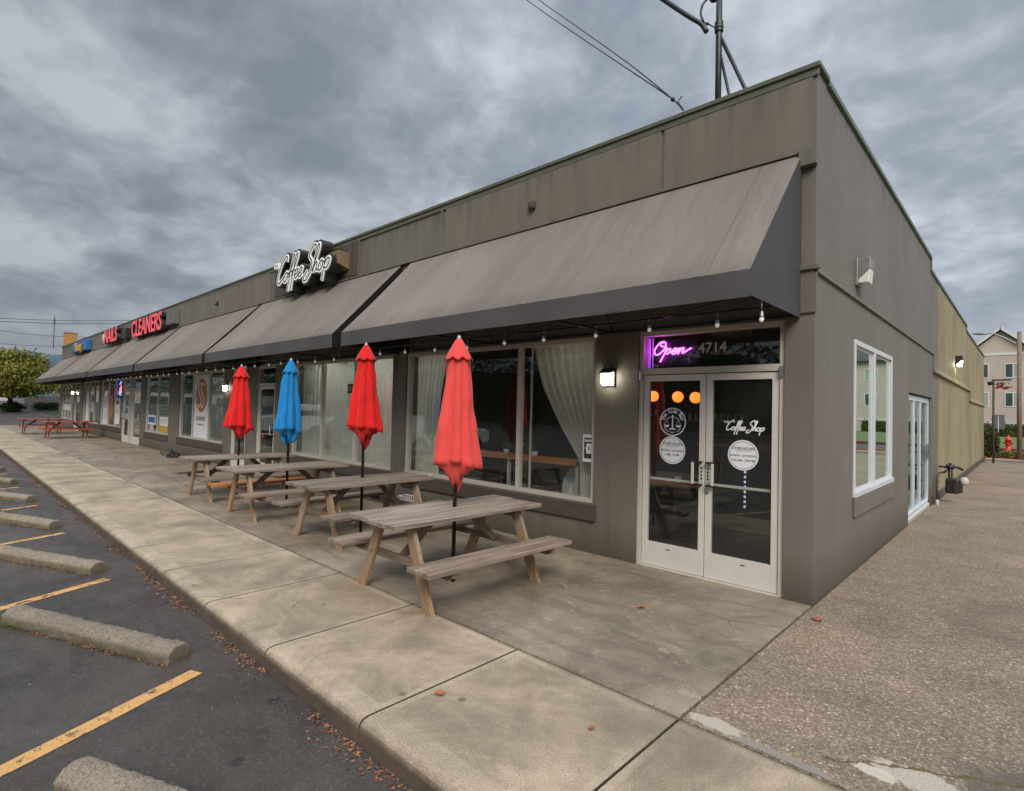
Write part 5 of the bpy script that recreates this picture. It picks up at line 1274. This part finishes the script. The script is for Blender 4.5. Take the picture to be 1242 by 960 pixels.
# ------------------------------------------------------------------ vegetation
def crown(n,c,rad,size,seed,clumps=26,spread=.42,mi=0,flat_=1.0):
    rnd=random.Random(seed);m=MB();cs=[]
    for i in range(clumps):
        while True:
            p=Vector((rnd.uniform(-1,1),rnd.uniform(-1,1),rnd.uniform(-1,1)))
            if p.length<1:break
        p=p.normalized()*(p.length**.45)*.78;cs.append((p,rnd.uniform(.6,1.25)))
    for i in range(n):
        p,s_=rnd.choice(cs);q=p+Vector((rnd.gauss(0,1),rnd.gauss(0,1),rnd.gauss(0,.75)))*spread*.42*s_
        if q.z<-.85:continue
        P_=Vector(c)+Vector((q.x*rad[0],q.y*rad[1],q.z*rad[2]));s2=size*rnd.uniform(.6,1.4)
        R_=Euler((rnd.uniform(0,6.28),rnd.uniform(0,6.28),rnd.uniform(0,6.28))).to_matrix()
        m.add([P_+R_@Vector((-s2,0,0)),P_+R_@Vector((0,-s2*.5,s2*.1)),P_+R_@Vector((s2,0,0)),P_+R_@Vector((0,s2*.5,s2*.1))],[(0,1,2,3)])
    return m,cs
def tree(x,y,z,h,cr,rad,lab,mat,seed,n=9000,size=.16,th=.22,clumps=26,spread=.42):
    T=empty('tree',(x,y,z),0,lab,'tree');c=(0,0,cr);m,cs=crown(n,c,rad,size,seed,clumps,spread)
    m.build('crown',M[mat],T);g=MB();top=cr*.75
    g.tube([(0,0,-.3),(.03,.02,top*.5),(0,.05,top),(0,0,cr+rad[2]*.4)],[th,th*.75,th*.6,th*.2],10)
    for p,s_ in cs[:12]:
        q=Vector(c)+Vector((p.x*rad[0],p.y*rad[1],p.z*rad[2]));g.tube(spline([(0,0,top*.8),(q.x*.4,q.y*.4,(top*.8+q.z)/2-.1),tuple(q)],4),[th*.35]*8+[th*.1],6) if False else g.tube([(0,0,top*.8),(q.x*.45,q.y*.45,top*.8+(q.z-top*.8)*.6),tuple(q)],[th*.4,th*.25,th*.08],6)
    g.build('trunk',M['bark'],T);return T
tree(-60.3,-.9,.5,6,3.0,(3.0,3.1,2.1),'broad green tree turning yellow at its top, beyond the west end of the shops','leaf_autumn',4,n=26000,size=.12,th=.2,clumps=46,spread=.5)
tree(-72,5.8,.8,6,2.4,(2.6,2.6,1.9),'darker yellow-green tree behind the first, partly hidden by the awning','leaf_autumn',9,n=7000,size=.17)
def bush(x,y,z,rad,lab,mat,seed,n=3500,size=.05,name='bush',clumps=30):
    m,_=crown(n,(0,0,rad[2]*.85),rad,size,seed,clumps,.5);T=empty(name,(x,y,z),0,lab,name.replace('_',' '))
    m.build('foliage',M[mat],T);MB().tube([(0,0,-.05),(0,0,rad[2])],.04,6).build('stem',M['bark'],T)
bush(-60.4,-.8,.48,(.75,.8,.48),'trimmed dark green bush in front of the white building at the far left','leaf_dark',3,n=5000,size=.06)
bush(-63.8,1.9,.55,(.9,1.1,.45),'low dark bush below the far left tree','leaf_dark',5)
# dark low wall & white building beyond
o=tag(MB().box(-66,-65.8,.5,9,.2,1.9).build('dark_fence',M['cloth_grey']),'dark grey low wall in shade behind the far left tree','wall')
g=MB();g.box(-58.4,-58.2,2.0,6.5,.3,1.05)
for i in range(4):g.box(-58.42,-58.1,2.2+i*1.3,2.35+i*1.3,.2,1.15)
tag(g.build('low_fence',M['bark']),'low dark wooden fence under the far left tree','fence')
m_=MB();m_.quad((-66,1.2,gz(-66)+.03),(-48,1.4,gz(-48)+.03),(-48,30,gz(-48)+.03),(-66,30,gz(-66)+.03));struct(m_.build('verge',M['leaf_dark']))
WB=empty('white_building',(-92,-2,1.2),0,'low white building at the far left edge behind the bush','building')
MB().box(-3,3,-6,3.4,0,2.1).build('wall',M['farwhite'],WB);MB().box(-3.2,3.2,-6.2,3.6,2.1,2.3).build('roof',M['cloth_grey'],WB);MB().box(2.98,3.03,.5,1.1,.9,1.5).build('window',M['hydrant'],WB)
WB2=empty('grey_building',(-84,16,1.0),0,'grey building behind the trees beyond the west end of the shops','building')
MB().box(-3,3,-11,8,0,3.2).build('wall',M['cloth_grey'],WB2);MB().box(-3.2,3.2,-11.2,8.2,3.2,3.45).build('roof',M['shingle'],WB2)
# ochre pylon at the west end
o=empty('ochre_pylon',(-42.2,.45,0),0,'ochre stucco pylon rising above the west end of the roof','pylon')
MB().box(-.3,.3,-.30,.30,-.1,5.75).build('shaft',M['towerpaint'],o,bevel=.01);MB().box(-.32,.32,-.32,.32,5.75,5.8).build('cap',M['tan'],o)
tag(MB().tube([(-45.3,.0,5.0),(-45.3,.0,7.1)],.02,6).box(-45.34,-45.26,-.03,.03,6.6,6.9).build('roof_antenna',M['darkmetal']),'thin antenna standing left of the ochre pylon','antenna')
o=empty('neighbour_building',(-48,6,0),0,'grey building with a sloping parapet behind the ochre pylon','building')
g=MB();g.prism([(-4.6,0),(14,0),(14,4.6),(-4.6,5.75)],'x',2,4.3);g.build('wall',M['wall'],o)
# hills
g=MB();n=160;vs=[]
def hh(a):
    b=a+.02;base=24+22*max(0,min(1,(b-.0)/.06))
    if a<.045:base=26+16*max(0,a)/.045
    return base+4*noise.noise(Vector((a*40,0,0)))+1.6*noise.noise(Vector((a*420,3,0)))+1.4*noise.noise(Vector((a*1100,7,0)))
N_=700
for i in range(N_+1):
    a=-.35+1.0*i/N_   # angle above the -x direction, towards +y
    d=690;x_=C.x-math.cos(a)*d;y_=C.y+math.sin(a)*d;h_=hh(a) if a>-.3 else 10
    vs+=[(x_,y_,0),(x_-math.cos(a)*60,y_+math.sin(a)*60,h_+3)]
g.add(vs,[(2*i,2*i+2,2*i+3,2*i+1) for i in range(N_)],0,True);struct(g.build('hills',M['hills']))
# ------------------------------------------------------------------ right background
def apartment(name,loc_,rz,lab,seed):
    A=empty(name,loc_,rz,lab,'building');rnd=random.Random(seed)
    w_=2.95  # half width of the gabled bay
    g=MB();g.box(-w_,w_,0,6,0,9.6);g.box(-26,-w_,1.6,14,0,9.6);g.box(w_,22,1.6,14,0,9.6);g.build('wall',M['siding'],A)
    g=MB();g.prism([(-w_-.0,9.62),(w_+.0,9.62),(0,12.35)],'y',.02,6);g.build('gable',M['siding2'],A)
    g=MB();g.prism([(-w_-.5,9.45),(-w_-.5,9.7),(0,12.75),(0,12.5)],'y',-.5,8);g.prism([(0,12.5),(0,12.75),(w_+.5,9.7),(w_+.5,9.45)],'y',-.5,8)
    g.prism([(1.0,9.5),(7.8,12.6),(14.6,9.5)],'x',-26.5,-3.2);g.prism([(1.0,9.5),(7.8,12.6),(14.6,9.5)],'x',3.2,22.5);g.build('roof',M['shingle'],A)
    g=MB();g.beam((-w_-.5,-.52,9.55),(0,-.52,12.6),.06,.26);g.beam((0,-.52,12.6),(w_+.5,-.52,9.55),.06,.26);g.box(-w_-.05,w_+.05,-.06,.0,9.45,9.75);g.box(-w_,w_,-.05,0,2.9,3.1) if False else None;g.box(-w_-.02,w_+.02,-.05,0,1.55,1.75);g.box(-26,-w_-.1,1.55,1.6,1.55,1.75);g.box(w_+.1,22,1.55,1.6,1.55,1.75);g.box(w_-.08,w_+.04,-.04,.1,0,9.5);g.box(-w_-.04,-w_+.08,-.04,.1,0,9.5);g.build('trim',M['white'],A)
    cols=[(-1.75,0),(1.1,0)]+[(x,1.6) for x in (-22,-18.5,-15,-11.5,-8,-5,4.6,8,11.5,15,19)]
    for fl in range(3):
        for x,yo in cols:
            z=.1+fl*3.35;o=MB();t=.1;o.box(x-.75,x+.75,yo-.05,yo+.04,z,z+t);o.box(x-.75,x+.75,yo-.05,yo+.04,z+1.6,z+1.7);o.box(x-.75,x-.65,yo-.05,yo+.04,z+t,z+1.6);o.box(x+.65,x+.75,yo-.05,yo+.04,z+t,z+1.6);o.box(x-.05,x+.05,yo-.045,yo+.04,z+t,z+1.6)
            f_=o.build('window',M['white'],A)
            MB().box(x-.66,x-.04,yo-.02,yo-.012,z+t,z+1.6).build('pane',M['aptglass'] if rnd.random()<.7 else M['blind'],f_);MB().box(x+.04,x+.66,yo-.02,yo-.012,z+t,z+1.6).build('pane',M['blind'] if rnd.random()<.6 else M['aptglass'],f_)
    return A
apartment('apartment_building',(-1.0,79.6,-.1),0,'three-storey pinkish apartment building with a white-trimmed gable behind the lawn',1)
# utility pole with street lamp
o=empty('utility_pole',(1.1,24.9+1.7,0),0,'wooden utility pole carrying a street lamp arm at the right edge','utility pole')
tp=P(1235,394,27.5);px0=.0
MB().tube([(0,0,-.1),(.0,0,5.55)],[.09,.075],12).build('shaft',M['pole'],o)
MB().tube(spline([(-.05,0,5.0),(-.45,-.02,5.30),(-.8,-.03,5.5),(-1.1,-.03,5.56)],5),.025,6).build('lamp_arm',M['steel'],o)
MB().ball((0,0,0),.2,10,sz=.3).build('lamp_head',M['steel'],o,loc=(-1.28,-.03,5.55),rot=(0,R(4),0)).scale=(1.5,.7,.8)
# hydrant
o=empty('fire_hydrant',(.5,38.9,-.1),0,'red fire hydrant on the leaf strewn strip before the lawn','fire hydrant')
MB().lathe([(.2,0),(.2,.05),(.13,.06),(.13,.62),(.17,.63),(.17,.68),(.15,.75),(.09,.86),(.03,.9),(.03,.95),(.0001,.95)],(0,0,0),18).build('barrel',M['hydrant'],o)
for s_ in (-1,1):MB().tube([(s_*.1,0,.5),(s_*.24,0,.5)],.06,10).build('nozzle',M['hydrant'],o)
MB().tube([(0,-.1,.48),(0,-.24,.48)],.075,12).build('nozzle',M['hydrant'],o)
# small traffic sign and thin post by the rear corner
o=empty('street_sign',(.12,36.5,0),0,'small grey back of a street sign on a thin post before the hedge','street sign')
MB().tube([(0,0,-.1),(0,0,2.0)],.03,8).build('post',M['steel'],o);MB().box(-.28,.28,-.02,0,1.25,2.05).build('plate',M['cloth_grey'],o,bevel=.01)
o=empty('camera_post',(.34,24.4,0),0,'thin rusty post by the rear building corner with a camera and red pennant','post')
MB().tube([(0,0,-.1),(0,0,3.35)],.035,8).build('post',M['bark'],o);MB().box(-.05,.55,-.03,.03,3.32,3.38).build('arm',M['darkmetal'],o)
g=MB();g.tube([(-.18,0,3.2),(.02,0,3.25)],.08,10);g.build('camera',M['black'],o)
m,_=crown(160,(.28,0,3.12),(.28,.12,.16),.05,4,8,.5);m.build('pennant',M['redpaint'],o)
# hedges and shrubs right
def hedge(x0,x1,y,dep,h,z,lab,seed,n=6000,mat='leaf_hedge',size=.09):
    rnd=random.Random(seed);m=MB();
    for i in range(n):
        f_=rnd.random();P_=Vector((rnd.uniform(x0,x1),y+rnd.uniform(0,dep),z+rnd.uniform(0,h)))
        if rnd.random()<.6:P_.y=y+rnd.uniform(-.05,.08)
        elif rnd.random()<.5:P_.z=z+h+rnd.uniform(-.08,.05)
        R_=Euler((rnd.uniform(0,6.28),rnd.uniform(0,6.28),0)).to_matrix();s2=size*rnd.uniform(.6,1.3)
        m.add([P_+R_@Vector((-s2,0,0)),P_+R_@Vector((0,-s2*.6,0)),P_+R_@Vector((s2,0,0)),P_+R_@Vector((0,s2*.6,0))],[(0,1,2,3)])
    m.box(x0+.06,x1-.06,y+.07,y+dep-.05,z,z+h-.07)
    tag(m.build('hedge',M[mat]),lab,'hedge')
hedge(-8,14,75.5,1.2,1.35,-.1,'long clipped green hedge along the foot of the apartment building',1,n=9000,size=.14)
hedge(-2.2,.42,28.0,1.1,1.15,0,'clipped olive-green hedge just behind the rear corner of the building',2,n=5000,size=.05)
bush(.85,27.6,.0,(.5,.45,.22),'low reddish-brown shrub left of the utility pole','leaf_autumn',8,n=1500,size=.04)
tag(leafmesh(900,lambda r:(r.uniform(-2,3),26.45+r.random()*1.2,.06),.09,21).build('leaf_litter',M['mulch']),'red fallen leaves along the kerb across the side road','leaves',kind='stuff')
tag(leafmesh(1200,lambda r:(r.uniform(-3,5),38.6+r.random()*1.8,-.08),.10,22).build('leaf_litter',M['mulch']),'red fallen leaves around the fire hydrant','leaves',kind='stuff')
# ------------------------------------------------------------------ across the street: what the windows mirror
def belt(name,x0,x1,y,h,lab,seed,n=5000):
    back=MB();
    rnd=random.Random(seed);m=MB()
    for i in range(n):
        x=rnd.uniform(x0,x1);top=h*(.65+.35*noise.noise(Vector((x*.13,seed,0)))+.12*noise.noise(Vector((x*.9,seed,2))))
        P_=Vector((x,y+rnd.gauss(0,1.0),rnd.uniform(0,1)**.7*top));R_=Euler((rnd.uniform(0,6.28),rnd.uniform(0,6.28),0)).to_matrix();s2=rnd.uniform(.12,.3)
        m.add([P_+R_@Vector((-s2,0,0)),P_+R_@Vector((0,-s2*.7,0)),P_+R_@Vector((s2,0,0)),P_+R_@Vector((0,s2*.7,0))],[(0,1,2,3)])
    prev=None
    for i in range(121):
        x=x0+(x1-x0)*i/120;t_=h*(.52+.3*noise.noise(Vector((x*.13,seed,0)))+.1*noise.noise(Vector((x*.9,seed,2))))
        if prev:m.add([(prev[0],y-.8,0),(x,y-.8,0),(x,y-.8,t_),(prev[0],y-.8,prev[1])],[(0,1,2,3)])
        prev=(x,t_)
    tag(m.build(name,M['leaf_dark']),lab,'trees',kind='stuff')
belt('far_trees',-140,40,-42,12,'dark tree belt across the parking lot behind the camera',1,n=30000)
belt('far_trees_east',-60,60,0,9,'dark trees beyond the east side lot',2,n=6000)
belt('far_trees_west',-60,-9,0,8,'trees at the far west side of the lot, left of the photo',3,n=5000)
o=bpy.data.objects['far_trees_west'];o.rotation_euler=(0,0,R(90));o.location=(-112,0,0)
o=empty('pale_building',(-104,-30,0),0,'long pale building across the lot, left of the photo, mirrored in the far windows','building')
MB().box(-3,3,-24,20,0,3.3).build('wall',M['farwhite'],o);MB().box(-3.2,3.2,-24.2,20.2,3.3,3.7).build('roof',M['shingle'],o)
for i in range(8):MB().box(3.0,3.05,-21+i*5,-18.5+i*5,.9,2.5).build('window',M['aptglass'],o)
o=bpy.data.objects['far_trees_east'];o.rotation_euler=(0,0,R(90));o.location=(46,10,0)
def car(x,y,rz,mat,lab,truck=False):
    o=empty('parked_car',(x,y,-.12),rz,lab,'car');L_=4.6
    pr=[(-2.3,.45),(-2.3,.85),(-2.1,.95),(-1.5,1.0),(-.9,1.42),(.7,1.45),(1.35,1.0),(2.15,.88),(2.3,.7),(2.3,.4),(1.9,.32),(-1.9,.32)]
    if truck:pr=[(-2.6,.55),(-2.6,1.15),(-.75,1.15),(-.7,1.8),(.6,1.82),(1.2,1.25),(2.4,1.15),(2.55,.95),(2.55,.5),(2.2,.42),(-2.2,.42)]
    MB().prism([(p[0],p[1]) for p in pr][::-1],'y',-.88,.88).build('body',M[mat],o,bevel=.06,seg=3)
    wz=[(-.62,1.5),(.55,1.5),(.95,1.22),(-.62,1.22)] if truck else [(-1.2,1.02),(-.8,1.36),(.65,1.38),(1.15,1.02)]
    MB().prism(wz,'y',-.892,.892).build('window',M['aptglass'],o)
    for a in (-1.45,1.45):
        for b in (-.86,.86):
            w_=MB().tube([(a,b-.1,.33),(a,b+.1,.33)],.33,20).build('wheel',M['rubber'],o);MB().tube([(a,b-.108,.33),(a,b+.108,.33)],.19,14).build('rim',M['steel'],w_)
car(-27,-8.2,R(95),'carwhite','white pickup truck parked opposite the shops, mirrored in the windows',True)
car(-20.5,-8.0,R(92),'cardark','dark grey car parked opposite the shops, mirrored in the windows')
car(-16.0,-8.4,R(88),'carwhite','white car parked opposite the shops, mirrored in the curtained window')
